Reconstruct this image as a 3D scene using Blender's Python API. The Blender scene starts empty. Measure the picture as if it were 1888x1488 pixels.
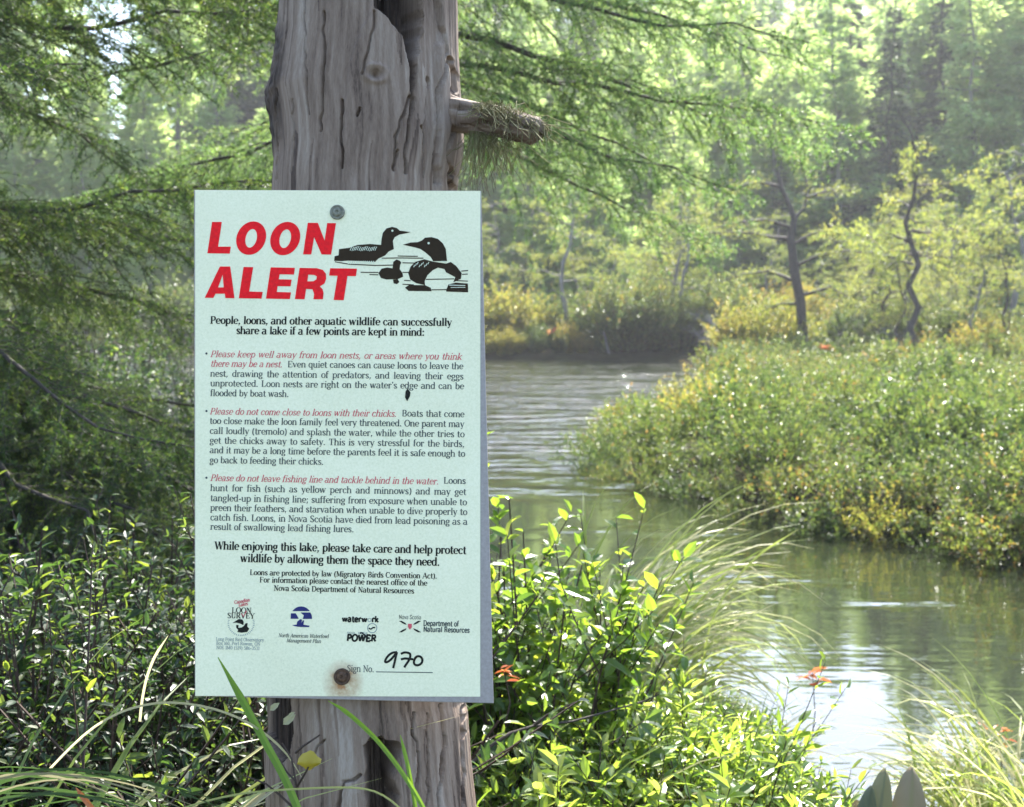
import bpy, math, random
import numpy as np
from mathutils import Vector, Matrix
from mathutils.geometry import tessellate_polygon

random.seed(7)
SC = bpy.context.scene
COL = SC.collection
R = math.radians

# ------------------------------------------------------------------ camera, sky, sun, exposure
F = 2279.0                       # focal length in photograph pixels
CAM_Z = 1.6
PITCH = math.atan((744 - 560) / F)
cam_data = bpy.data.cameras.new("camera")
cam = bpy.data.objects.new("camera", cam_data)
COL.objects.link(cam)
cam.location = (0, 0, CAM_Z)
cam.rotation_euler = (math.pi / 2 - PITCH, 0, 0)
cam_data.sensor_width = 36
cam_data.lens = F / 1888 * 36
cam_data.clip_start = 0.05
cam_data.clip_end = 2000
cam_data.dof.use_dof = True
cam_data.dof.focus_distance = 1.36
cam_data.dof.aperture_fstop = 12
SC.camera = cam

SUN_EL, SUN_AZ = R(46), R(15)    # azimuth counted from straight ahead towards +X
world = bpy.data.worlds.new("World")
SC.world = world
world.use_nodes = True
wn = world.node_tree
sky = wn.nodes.new("ShaderNodeTexSky")
sky.sky_type = 'NISHITA'
sky.sun_disc = False
sky.sun_elevation = SUN_EL
sky.sun_rotation = SUN_AZ
sky.dust_density = 1.1
wn.links.new(sky.outputs[0], wn.nodes["Background"].inputs[0])
wn.nodes["Background"].inputs[1].default_value = 0.125
sun_data = bpy.data.lights.new("sun", 'SUN')
sun_data.energy = 5.0
sun_data.angle = R(0.5)
sun_data.color = (1.0, 0.95, 0.86)
sun = bpy.data.objects.new("sun", sun_data)
COL.objects.link(sun)
to_sun = Vector((math.sin(SUN_AZ) * math.cos(SUN_EL), math.cos(SUN_AZ) * math.cos(SUN_EL), math.sin(SUN_EL)))
sun.rotation_euler = (-to_sun).to_track_quat('-Z', 'Y').to_euler()
sun.location = (10, 40, 40)
SC.view_settings.view_transform = 'Standard'
SC.view_settings.look = 'None'
SC.view_settings.gamma = 1
SC.view_settings.exposure = 2.1
SC.cycles.max_bounces = 8
SC.cycles.transparent_max_bounces = 8
SC.cycles.use_denoising = True
SC.cycles.sample_clamp_indirect = 6

# ------------------------------------------------------------------ helpers
RIGHT = np.array([1.0, 0, 0])
FWD = np.array([0, math.cos(PITCH), -math.sin(PITCH)])
UP = np.array([0, math.sin(PITCH), math.cos(PITCH)])
EYE = np.array([0, 0, CAM_Z])

def ray(px, py):
    return RIGHT * ((px - 944) / F) + UP * ((744 - py) / F) + FWD

def at(px, py, d):               # a photograph pixel carried out to a real distance
    return EYE + ray(px, py) * d

def sx(px, d):
    return (px - 944) / F * d

class MB:
    """collects geometry; build() links it as ONE mesh object"""
    def __init__(self):
        self.v, self.t, self.m, self.tint, self.n = [], [], [], [], 0
    def add(self, V, T, mat=0, tint=0.5):
        V = np.asarray(V, float).reshape(-1, 3)
        T = np.asarray(T, int).reshape(-1, 3)
        self.v.append(V)
        self.t.append(T + self.n)
        self.m.append(np.full(len(T), mat))
        self.tint.append(np.broadcast_to(np.asarray(tint, float), (len(V),)))
        self.n += len(V)
    def mesh(self, name, mats, smooth=False):
        V = np.concatenate(self.v); T = np.concatenate(self.t)
        me = bpy.data.meshes.new(name)
        me.vertices.add(len(V)); me.vertices.foreach_set("co", V.ravel())
        me.loops.add(T.size); me.loops.foreach_set("vertex_index", T.ravel().astype(np.int32))
        me.polygons.add(len(T))
        me.polygons.foreach_set("loop_start", np.arange(0, T.size, 3, dtype=np.int32))
        me.polygons.foreach_set("material_index", np.concatenate(self.m).astype(np.int32))
        for m in mats: me.materials.append(m)
        a = me.attributes.new("tint", 'FLOAT', 'POINT')
        a.data.foreach_set("value", np.concatenate(self.tint).astype(np.float32))
        me.polygons.foreach_set("use_smooth", np.full(len(T), smooth))
        me.update(calc_edges=True)
        return me
    def build(self, name, mats, parent=None, smooth=False):
        o = bpy.data.objects.new(name, self.mesh(name, mats, smooth))
        COL.objects.link(o)
        if parent is not None: o.parent = parent
        return o

def empty(name, loc=(0, 0, 0), rz=0):
    o = bpy.data.objects.new(name, None)
    COL.objects.link(o)
    o.location = loc
    o.rotation_euler = (0, 0, rz)
    o.empty_display_size = 0.1
    return o

def tag(o, label, cat, group=None, kind=None):
    o["label"] = label
    o["category"] = cat
    if group: o["group"] = group
    if kind: o["kind"] = kind
    return o

def structure(o):
    o["kind"] = "structure"
    return o

def kids(o):
    return list(o.children)

def dup(o, loc=None, rot=None, scale=None, label=None, group=None, parent=None):
    c = o.copy()
    COL.objects.link(c)
    if parent is not None: c.parent = parent
    if loc is not None: c.location = loc
    if rot is not None: c.rotation_euler = rot
    if scale is not None: c.scale = (scale, scale, scale) if np.isscalar(scale) else scale
    if label: c["label"] = label
    if group: c["group"] = group
    for ch in kids(o): dup(ch, parent=c)
    return c

def hash2(ix, iy, seed):
    h = (ix.astype(np.int64) * 374761393 + iy.astype(np.int64) * 668265263 + seed * 974711) & 0xffffffff
    h = ((h ^ (h >> 13)) * 1274126177) & 0xffffffff
    return ((h ^ (h >> 16)) & 0xffff) / 65535.0

def vnoise(x, y, seed=0):
    x = np.asarray(x, float); y = np.asarray(y, float)
    ix = np.floor(x); iy = np.floor(y)
    fx = x - ix; fy = y - iy
    fx = fx * fx * (3 - 2 * fx); fy = fy * fy * (3 - 2 * fy)
    a = hash2(ix, iy, seed); b = hash2(ix + 1, iy, seed); c = hash2(ix, iy + 1, seed); d = hash2(ix + 1, iy + 1, seed)
    return (a * (1 - fx) + b * fx) * (1 - fy) + (c * (1 - fx) + d * fx) * fy

def unit(a):
    a = np.asarray(a, float)
    return a / np.maximum(np.linalg.norm(a, axis=-1, keepdims=True), 1e-9)

def tube(mb, pts, rad, sides=5, mat=0, tint=0.5, cap=False):
    P = np.asarray(pts, float); n = len(P)
    rad = np.broadcast_to(np.asarray(rad, float), (n,))
    Tn = unit(np.gradient(P, axis=0))
    ref = np.array([0, 0, 1.0]) if abs(Tn[0][2]) < 0.9 else np.array([1.0, 0, 0])
    A = unit(np.cross(Tn, ref)); B = np.cross(Tn, A)
    ang = np.linspace(0, 2 * math.pi, sides, endpoint=False)
    V = P[:, None, :] + rad[:, None, None] * (np.cos(ang)[None, :, None] * A[:, None, :] + np.sin(ang)[None, :, None] * B[:, None, :])
    i = np.arange(n - 1)[:, None] * sides; j = np.arange(sides)[None, :]; k = (j + 1) % sides
    a, b, c, d = i + j, i + k, i + sides + k, i + sides + j
    T = np.concatenate([np.stack([a, b, c], -1).reshape(-1, 3), np.stack([a, c, d], -1).reshape(-1, 3)])
    V = V.reshape(-1, 3)
    if cap:
        V = np.concatenate([V, P[-1:]])
        e = (n - 1) * sides
        T = np.concatenate([T, [[e + q, e + (q + 1) % sides, n * sides] for q in range(sides)]])
    mb.add(V, T, mat, tint)

def leaves(mb, P, D, N, L, W, mat=0, tint=0.5, kind="card", fold=0.35, curl=0.15):
    """many leaves at once: base points P, directions D, rough normals N"""
    P = np.asarray(P, float); n = len(P)
    if n == 0: return
    D = unit(D); S = unit(np.cross(D, N)); N = np.cross(S, D)
    L = np.broadcast_to(np.asarray(L, float), (n,))[:, None]; W = np.broadcast_to(np.asarray(W, float), (n,))[:, None]
    tint = np.broadcast_to(np.asarray(tint, float), (n,))
    base = np.arange(n)[:, None]
    if kind == "needle":
        V = np.stack([P - S * W / 2, P + S * W / 2, P + D * L], 1)
        T = base * 3 + np.array([[0, 1, 2]]); k = 3
    elif kind == "card":
        m = P + D * L * 0.45
        V = np.stack([P, m - S * W / 2 + N * W * fold, P + D * L, m + S * W / 2 + N * W * fold], 1)
        T = (base[:, :, None] * 4 + np.array([[[0, 2, 1], [0, 3, 2]]])); k = 4
    else:
        q1, q2 = P + D * L * 0.3, P + D * L * 0.68 - N * L * curl * 0.4
        V = np.stack([P, q1 - S * W * 0.46 + N * W * fold, q1, q1 + S * W * 0.46 + N * W * fold,
                      q2 - S * W * 0.42 + N * W * fold * 0.8, q2, q2 + S * W * 0.42 + N * W * fold * 0.8,
                      P + D * L - N * L * curl], 1)
        T = base[:, :, None] * 8 + np.array([[[0, 2, 1], [0, 3, 2], [1, 2, 5], [1, 5, 4], [2, 3, 6], [2, 6, 5], [4, 5, 7], [5, 6, 7]]]); k = 8
    mb.add(V.reshape(-1, 3), T.reshape(-1, 3), mat, np.repeat(tint, k))

# ------------------------------------------------------------------ materials
def new_mat(name):
    m = bpy.data.materials.new(name)
    m.use_nodes = True
    nt = m.node_tree
    return m, nt, nt.nodes["Principled BSDF"], nt.nodes["Material Output"]

def ramp(nt, stops, fac):
    r = nt.nodes.new("ShaderNodeValToRGB")
    e = r.color_ramp.elements
    while len(e) < len(stops): e.new(0.5)
    for k, (p, c) in enumerate(stops):
        e[k].position = p
        e[k].color = (*c, 1)
    nt.links.new(fac, r.inputs[0])
    return r.outputs[0]

def noise(nt, scale, detail=3, rough=0.6, vec=None, dims='3D'):
    n = nt.nodes.new("ShaderNodeTexNoise")
    n.noise_dimensions = dims
    n.inputs["Scale"].default_value = scale
    n.inputs["Detail"].default_value = detail
    n.inputs["Roughness"].default_value = rough
    if vec is not None: nt.links.new(vec, n.inputs["Vector"])
    return n.outputs[0]

def coord(nt, scale=(1, 1, 1), kind="Object"):
    tc = nt.nodes.new("ShaderNodeTexCoord")
    mp = nt.nodes.new("ShaderNodeMapping")
    mp.inputs["Scale"].default_value = scale
    nt.links.new(tc.outputs[kind], mp.inputs["Vector"])
    return mp.outputs[0]

def leaf_mat(name, stops, through, rough=0.4, trans=0.45, spec=0.5, vary=0.3):
    """stops: reflected colours over 'tint'; through: the colours light takes when it shines through"""
    m, nt, b, out = new_mat(name)
    at_ = nt.nodes.new("ShaderNodeAttribute"); at_.attribute_name = "tint"
    oi = nt.nodes.new("ShaderNodeObjectInfo")
    ad = nt.nodes.new("ShaderNodeMath"); ad.operation = 'MULTIPLY_ADD'
    nt.links.new(oi.outputs["Random"], ad.inputs[0]); ad.inputs[1].default_value = vary; ad.inputs[2].default_value = -vary / 2
    sm = nt.nodes.new("ShaderNodeMath"); sm.operation = 'ADD'
    nt.links.new(at_.outputs["Fac"], sm.inputs[0]); nt.links.new(ad.outputs[0], sm.inputs[1])
    nt.links.new(ramp(nt, stops, sm.outputs[0]), b.inputs["Base Color"])
    b.inputs["Roughness"].default_value = rough
    b.inputs["Specular IOR Level"].default_value = spec
    tr = nt.nodes.new("ShaderNodeBsdfTranslucent")
    nt.links.new(ramp(nt, through, sm.outputs[0]), tr.inputs[0])
    mx = nt.nodes.new("ShaderNodeMixShader")
    mx.inputs[0].default_value = trans
    nt.links.new(b.outputs[0], mx.inputs[1]); nt.links.new(tr.outputs[0], mx.inputs[2])
    nt.links.new(mx.outputs[0], out.inputs["Surface"])
    return m

def bark_mat(name, c0, c1, scale=30, bump=0.4):
    m, nt, b, out = new_mat(name)
    f = noise(nt, scale, 5, 0.65, coord(nt, (1, 1, 0.35)))
    nt.links.new(ramp(nt, [(0.3, c0), (0.7, c1)], f), b.inputs["Base Color"])
    b.inputs["Roughness"].default_value = 0.85
    bp = nt.nodes.new("ShaderNodeBump"); bp.inputs["Strength"].default_value = bump; bp.inputs["Distance"].default_value = 0.01
    nt.links.new(f, bp.inputs["Height"]); nt.links.new(bp.outputs[0], b.inputs["Normal"])
    return m

def flat_mat(name, c, rough=0.6, spec=0.3):
    m, nt, b, out = new_mat(name)
    f = noise(nt, 260, 3, 0.6, coord(nt))
    nt.links.new(ramp(nt, [(0.25, tuple(x * 0.82 for x in c)), (0.75, tuple(min(1, x * 1.14) for x in c))], f), b.inputs["Base Color"])
    b.inputs["Roughness"].default_value = rough
    b.inputs["Specular IOR Level"].default_value = spec
    return m

M = {}
M["spruce"] = leaf_mat("spruce_needles", [(0, (.018, .042, .016)), (.6, (.045, .085, .026)), (1, (.09, .12, .03))],
                       [(0, (.05, .12, .024)), (.6, (.16, .26, .04)), (1, (.36, .43, .07))], .5, .46)
M["larch"] = leaf_mat("larch_needles", [(0, (.03, .065, .025)), (.6, (.055, .10, .03)), (1, (.11, .14, .04))],
                      [(0, (.13, .27, .07)), (.6, (.26, .42, .1)), (1, (.44, .54, .13))], .5, .5)
M["tamarack"] = leaf_mat("tamarack_needles", [(0, (.05, .085, .02)), (.5, (.09, .12, .025)), (1, (.17, .16, .035))],
                         [(0, (.18, .27, .05)), (.5, (.34, .40, .07)), (1, (.52, .50, .09))], .5, .5)
M["far"] = leaf_mat("far_needles", [(0, (.06, .11, .04)), (.6, (.11, .17, .055)), (1, (.16, .2, .07))],
                    [(0, (.38, .56, .19)), (.6, (.58, .74, .25)), (1, (.72, .8, .3))], .5, .62)
M["dark_far"] = leaf_mat("dark_spruce_needles", [(0, (.015, .03, .016)), (1, (.035, .06, .028))],
                         [(0, (.08, .14, .06)), (1, (.18, .26, .09))], .5, .4)
M["heath"] = leaf_mat("heath_leaves", [(0, (.026, .048, .014)), (.5, (.058, .086, .021)), (.95, (.105, .122, .032)), (1, (.16, .10, .03))],
                      [(0, (.05, .115, .024)), (.5, (.165, .24, .042)), (.95, (.33, .38, .065)), (1, (.5, .3, .06))], .38, .45, .65, .45)
M["gold"] = leaf_mat("turning_leaves", [(0, (.05, .08, .02)), (.5, (.12, .125, .028)), (1, (.24, .14, .035))],
                     [(0, (.22, .30, .04)), (.5, (.46, .46, .07)), (1, (.68, .42, .09))], .4, .5, .5)
M["bush"] = leaf_mat("bush_leaves", [(0, (.03, .07, .02)), (.6, (.075, .14, .03)), (.9, (.15, .19, .04)), (1, (.3, .14, .04))],
                     [(0, (.16, .30, .03)), (.6, (.38, .54, .045)), (.9, (.58, .64, .06)), (1, (.7, .36, .06))], .32, .48, .6)
M["dim"] = leaf_mat("shade_toned_leaves", [(0, (.013, .030, .018)), (.6, (.028, .055, .026)), (1, (.07, .095, .034))],
                    [(0, (.045, .11, .024)), (.6, (.12, .22, .03)), (1, (.45, .56, .06))], .45, .38, .45)  # darker leaf copy: the thicket's shade is put into its colours
M["forb"] = leaf_mat("fresh_leaves", [(0, (.04, .08, .018)), (.6, (.09, .15, .03)), (1, (.16, .2, .05))],
                     [(0, (.2, .36, .03)), (.6, (.42, .58, .06)), (1, (.6, .68, .12))], .3, .45, .6)
M["sedge"] = leaf_mat("sedge_blades", [(0, (.05, .10, .025)), (.5, (.12, .17, .045)), (1, (.34, .31, .17))],
                      [(0, (.26, .42, .05)), (.5, (.52, .62, .11)), (1, (.72, .68, .4))], .35, .48, .5)
M["shade_toned_sedge"] = leaf_mat("shade_toned_sedge_blades", [(0, (.035, .065, .03)), (.5, (.06, .09, .04)), (1, (.26, .24, .15))],
                         [(0, (.06, .12, .03)), (.5, (.1, .17, .04)), (1, (.3, .28, .16))], .5, .3, .3)  # toned-down copy of sedge, with shade painted into the colour
M["blade"] = leaf_mat("grass_blade_green", [(0, (.07, .15, .02)), (.5, (.12, .22, .025)), (1, (.2, .24, .04))],
                      [(0, (.2, .4, .02)), (.5, (.36, .58, .03)), (1, (.5, .5, .06))], .4, .4, .4)
M["thick_leaf"] = leaf_mat("thick_grey_green_leaf", [(0, (.26, .20, .12)), (.5, (.22, .20, .085)), (1, (.055, .085, .065))],
                           [(0, (.04, .06, .02)), (1, (.06, .09, .03))], .5, .12, .4)
M["yellow_leaf"] = leaf_mat("yellow_leaf", [(0, (.3, .24, .02)), (1, (.42, .34, .04))], [(0, (.4, .3, .02)), (1, (.5, .4, .03))], .5, .35)
M["red_leaf"] = leaf_mat("red_leaf", [(0, (.4, .06, .03)), (1, (.5, .16, .06))], [(0, (.7, .14, .05)), (1, (.75, .3, .1))], .4, .45)
M["lichen"] = leaf_mat("beard_lichen", [(0, (.15, .14, .07)), (.6, (.26, .25, .14)), (1, (.36, .35, .22))],
                       [(0, (.2, .19, .08)), (1, (.4, .38, .2))], .8, .35, .1)
M["bark"] = bark_mat("dark_bark", (.022, .017, .014), (.085, .065, .055))
M["grey_bark"] = bark_mat("grey_bark", (.10, .09, .085), (.26, .24, .22), 12)
M["twig"] = bark_mat("brown_twig", (.022, .014, .010), (.075, .045, .032), 40)
M["pale_twig"] = bark_mat("pale_grey_twig", (.2, .18, .17), (.38, .35, .34), 20)

# ------------------------------------------------------------------ the ground and the water
def inside(px, py, poly):
    r = np.zeros(px.shape, bool); n = len(poly)
    for i in range(n):
        (x0, y0), (x1, y1) = poly[i], poly[(i + 1) % n]
        hit = ((y0 > py) != (y1 > py)) & (px < (x1 - x0) * (py - y0) / ((y1 - y0) or 1e-9) + x0)
        r ^= hit
    return r

def edge_dist(px, py, poly):
    d = np.full(px.shape, 1e9); n = len(poly)
    for i in range(n):
        x0, y0 = poly[i]; x1, y1 = poly[(i + 1) % n]
        ex, ey = x1 - x0, y1 - y0
        t = np.clip(((px - x0) * ex + (py - y0) * ey) / (ex * ex + ey * ey), 0, 1)
        d = np.minimum(d, np.hypot(px - x0 - t * ex, py - y0 - t * ey))
    return d

FAR_LAND = [(-120, 70), (-30, 43), (-12, 39), (-0.8, 35.5), (1.5, 35), (4.2, 34.2), (5.0, 31), (4.3, 26), (3.05, 21), (2.2, 17.5), (1.3, 13.8), (0.88, 11.8),
            (1.08, 10.6), (1.5, 9.8), (2.1, 8.7), (3.1, 7.7), (4.6, 6.8), (8, 6), (60, 5.5), (120, 10), (120, 400), (-120, 400)]
NEAR_BANK = [(-120, -60), (120, -60), (120, 2.6), (8, 2.9), (3, 3.15), (1.55, 3.4), (1.12, 3.72), (.9, 4.2), (.6, 4.75), (.2, 5.4), (-0.3, 6.3), (-0.8, 8),
             (-2, 11), (-4.2, 16), (-8, 24), (-15, 33), (-120, 50)]

def land_height(X, Y):
    X = np.asarray(X, float); Y = np.asarray(Y, float)
    z = np.full(X.shape, -9.0)
    for poly, top in ((FAR_LAND, 0.22), (NEAR_BANK, 0.30)):
        d = edge_dist(X, Y, poly); s = np.where(inside(X, Y, poly), d, -d)
        z = np.maximum(z, np.clip(s / 0.5, -1, 1) * top - 0.04)
    z = np.where(z > 0, z + 0.10 * (vnoise(X * 1.4, Y * 1.4, 3) - 0.5), z)
    z = z + np.where(Y > 40, (Y - 40) * 0.03, 0)
    z = z + 0.34 * np.exp(-(((X + 0.6) / 1.5) ** 2 + ((Y - 0.8) / 1.5) ** 2))
    return z

def gz(x, y):
    return float(land_height(np.array([x]), np.array([y]))[0])

def ground():
    ys = np.concatenate([np.linspace(-40, -2, 12), np.arange(-1.7, 14, 0.16), np.arange(14, 44, 0.5), np.linspace(46, 380, 30)])
    xs = np.concatenate([-np.geomspace(110, 8, 26), np.arange(-7.6, 7.7, 0.16), np.geomspace(8, 110, 26)])
    X, Y = np.meshgrid(xs, ys)
    Z = land_height(X, Y)
    ny, nx = X.shape
    i = (np.arange(ny - 1)[:, None] * nx + np.arange(nx - 1)[None, :])
    T = np.concatenate([np.stack([i, i + 1, i + nx + 1], -1).reshape(-1, 3), np.stack([i, i + nx + 1, i + nx], -1).reshape(-1, 3)])
    mb = MB(); mb.add(np.stack([X, Y, Z], -1).reshape(-1, 3), T)
    m, nt, b, out = new_mat("peaty_ground")
    f = noise(nt, 2.2, 6, 0.7, coord(nt))
    nt.links.new(ramp(nt, [(0.3, (.012, .010, .006)), (0.5, (.03, .026, .013)), (0.7, (.04, .045, .016))], f), b.inputs["Base Color"])
    b.inputs["Roughness"].default_value = 0.95; b.inputs["Specular IOR Level"].default_value = 0.05
    bp = nt.nodes.new("ShaderNodeBump"); bp.inputs["Strength"].default_value = 0.8; bp.inputs["Distance"].default_value = 0.05
    nt.links.new(noise(nt, 22, 4, 0.7, coord(nt)), bp.inputs["Height"]); nt.links.new(bp.outputs[0], b.inputs["Normal"])
    structure(mb.build("ground", [m], smooth=True))

def far_off(nt, sp):
    n = nt.nodes.new("ShaderNodeMapRange"); n.interpolation_type = 'SMOOTHSTEP'
    nt.links.new(sp.outputs[1], n.inputs[0])
    for q, w_ in zip((1, 2, 3, 4), (9, 13, 0.0, 0.5)): n.inputs[q].default_value = w_
    return n.outputs[0]

def water():
    mb = MB()
    mb.add([(-110, -2, 0), (110, -2, 0), (110, 90, 0), (-110, 90, 0)], [(0, 1, 2), (0, 2, 3)])
    m, nt, b, out = new_mat("dark_lake_water")
    b.inputs["Base Color"].default_value = (.016, .02, .011, 1)
    b.inputs["Roughness"].default_value = 0.02
    b.inputs["IOR"].default_value = 1.55
    b.inputs["Specular IOR Level"].default_value = 1.0
    calm = ramp(nt, [(0.46, (.03,) * 3), (0.62, (1,) * 3)], noise(nt, 0.9, 3, 0.6, coord(nt, (0.22, 1, 1))))
    w1 = noise(nt, 1.0, 3, 0.55, coord(nt, (.8, 2.5, 1)))
    w2 = noise(nt, 1.0, 2, 0.5, coord(nt, (5, 15, 1)))
    mul = nt.nodes.new("ShaderNodeMath"); mul.operation = 'MULTIPLY'
    sp = nt.nodes.new("ShaderNodeSeparateXYZ"); nt.links.new(coord(nt), sp.inputs[0])
    far_wind = nt.nodes.new("ShaderNodeMapRange"); far_wind.interpolation_type = 'SMOOTHSTEP'      # the open water further out is ruffled by wind
    nt.links.new(sp.outputs[1], far_wind.inputs[0])
    for q, w_ in zip((1, 2, 3, 4), (8.5, 14, 0.9, 4.5)): far_wind.inputs[q].default_value = w_
    lift = nt.nodes.new("ShaderNodeMath"); lift.operation = 'MULTIPLY_ADD'; lift.inputs[1].default_value = 0.62      # never quite calm out there
    nt.links.new(calm, lift.inputs[0])
    nt.links.new(far_off(nt, sp), lift.inputs[2])
    nt.links.new(lift.outputs[0], mul.inputs[0]); nt.links.new(far_wind.outputs[0], mul.inputs[1])
    b1 = nt.nodes.new("ShaderNodeBump"); b1.inputs["Distance"].default_value = 0.045
    nt.links.new(mul.outputs[0], b1.inputs["Strength"]); nt.links.new(w1, b1.inputs["Height"])
    b2 = nt.nodes.new("ShaderNodeBump"); b2.inputs["Strength"].default_value = 0.14; b2.inputs["Distance"].default_value = 0.008
    nt.links.new(w2, b2.inputs["Height"]); nt.links.new(b1.outputs[0], b2.inputs["Normal"])
    nt.links.new(b2.outputs[0], b.inputs["Normal"])
    structure(mb.build("water", [m]))

ground()
water()

# ------------------------------------------------------------------ the sign's own plane, found from its four corners
PX = [(357.5, 350), (887, 352), (910, 1297), (359, 1283.5)]
rr = [ray(*p) for p in PX]
sol = np.linalg.solve(np.stack([-rr[1], rr[2], -rr[3]], 1), -rr[0])
dd = np.array([1, sol[0], sol[1], sol[2]]); dd *= 1.35 / dd.mean()
CORN = [EYE + r_ * d_ for r_, d_ in zip(rr, dd)]
S_O = sum(CORN) / 4
S_X = unit(CORN[1] - CORN[0])
S_N = unit(np.cross(S_X, CORN[0] - CORN[3]))
if np.dot(S_N, EYE - S_O) < 0: S_N = -S_N
S_Y = np.cross(S_N, S_X)

def plane_hit(px, py, off=0.0):
    r_ = ray(px, py)
    t = np.dot(S_O + S_N * off - EYE, S_N) / np.dot(r_, S_N)
    return EYE + r_ * t, t

def sl(px, py):                  # pixel -> the sign's own metres (x to the right, y up)
    p, _ = plane_hit(px, py)
    return np.array([np.dot(p - S_O, S_X), np.dot(p - S_O, S_Y)])

# ------------------------------------------------------------------ the dead tree that carries the sign
RZ = 0.105                       # half depth of the trunk
AX_OFF = -(RZ + 0.007)
LEFT_E = [(-1600, 560), (0, 507), (90, 504), (150, 494), (190, 485), (240, 494), (300, 499), (345, 496), (800, 488), (1290, 479), (1400, 482), (1490, 484), (2600, 440)]
RIGHT_E = [(-1600, 800), (0, 846), (100, 848), (200, 855), (260, 858), (300, 853), (345, 845), (800, 850), (1290, 861), (1310, 866), (1400, 872), (1490, 882), (2600, 930)]
le = np.array(LEFT_E, float); re_ = np.array(RIGHT_E, float)

def poly_mask(x, y, poly, soft):
    ins = inside(x, y, poly); d = edge_dist(x, y, poly)
    return np.clip(0.5 + np.where(ins, d, -d) / soft, 0, 1)

def crack(x, y, line, width):
    d = np.full(x.shape, 1e9)
    for (x0, y0), (x1, y1) in zip(line[:-1], line[1:]):
        ex, ey = x1 - x0, y1 - y0
        t = np.clip(((x - x0) * ex + (y - y0) * ey) / (ex * ex + ey * ey), 0, 1)
        d = np.minimum(d, np.hypot(x - x0 - t * ex, y - y0 - t * ey))
    return np.clip(1 - d / width, 0, 1)

def C4(pts): return [(450 + a * .3178, b * .3178) for a, b in pts]
def C3(pts): return [(340 + a * .3072, 1080 + b * .3072) for a, b in pts]

HOLLOW = C4([(850, -900), (848, 60), (838, 190), (850, 245), (905, 290), (955, 322), (985, 375), (1008, 420), (1015, 500), (1030, 560), (1030, 640), (1045, 665), (1060, 560), (1065, 470),
             (1085, 400), (1100, 330), (1105, 250), (1095, 170), (1080, 90), (1070, 0), (1065, -900)])
SHARD = C4([(850, -900), (838, 60), (840, 240), (905, 290), (985, 375), (1015, 500), (1030, 640), (985, 860), (955, 960), (940, 1500), (660, 1500), (662, 1000), (668, 800), (700, 560), (745, 400), (790, 300), (838, 180), (838, 60), (846, -900)])
RIGHT_STRIP = C4([(1120, -900), (1180, 0), (1200, 240), (1190, 420), (1195, 700), (1180, 1500), (1110, 1500), (1120, 900), (1110, 800), (1130, 560), (1090, 420), (1110, 300)])
LOW_HOLE = C3([(1180, 870), (1215, 835), (1270, 835), (1300, 850), (1350, 860), (1375, 900), (1340, 980), (1330, 1060), (1360, 1150), (1310, 1330), (1330, 1600), (1180, 1600), (1190, 1200), (1185, 1000)])
LOW_BARK = C3([(300, 500), (690, 500), (705, 690), (712, 800), (690, 940), (640, 1000), (560, 960), (470, 900), (300, 900)])
LEFT_BARK = C4([(60, 100), (190, 150), (265, 260), (270, 560), (215, 600), (240, 700), (230, 870), (150, 930), (60, 940)])
CRACKS = [(C4([(1240, 380), (1255, 560), (1262, 800), (1235, 900), (1240, 1110)]), 4, .012), (C4([(1030, 690), (985, 820), (945, 940), (935, 1100)]), 2.6, .008),
          (C4([(1050, 640), (1035, 760), (1010, 1000), (1005, 1110)]), 3.2, .010), (C4([(835, 260), (830, 330), (810, 440), (775, 560), (770, 605)]), 2.4, .006),
          (C4([(540, 250), (545, 480), (535, 720), (520, 900)]), 3.0, .007), (C4([(655, 740), (650, 930), (662, 1110)]), 3.0, .008),
          (C4([(1105, 850), (1115, 910), (1110, 960), (1115, 1110)]), 5.0, .011), (C4([(1185, 60), (1200, 200), (1225, 420), (1195, 600), (1200, 800), (1180, 1110)]), 2.6, .008),
          (C4([(235, 620), (225, 760), (220, 1110)]), 3, .006), (C4([(420, 120), (425, 380), (440, 640), (450, 800)]), 2.2, .005), (C4([(340, 700), (345, 900), (335, 1100)]), 2.2, .005),
          (C4([(755, 790), (745, 830)]), 2.6, .008), (C4([(960, 1000), (940, 1110)]), 3.2, .008),
          (C3([(1600, 660), (1615, 880), (1600, 1050), (1580, 1330)]), 3.0, .011), (C3([(1455, 690), (1445, 800), (1480, 920), (1465, 1150), (1440, 1330)]), 2.6, .008),
          (C3([(930, 840), (885, 880), (860, 960), (850, 1010)]), 2.0, .005), (C3([(1020, 1330), (1015, 1200), (1045, 1070), (1110, 1060), (1150, 1030)]), 3.2, .009),
          (C3([(1700, 700), (1705, 900), (1720, 1100), (1715, 1330)]), 2.4, .008), (C3([(1520, 700), (1530, 900), (1525, 1330)]), 1.8, .005), (C3([(760, 900), (750, 1100), (740, 1330)]), 1.8, .004)]

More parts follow.
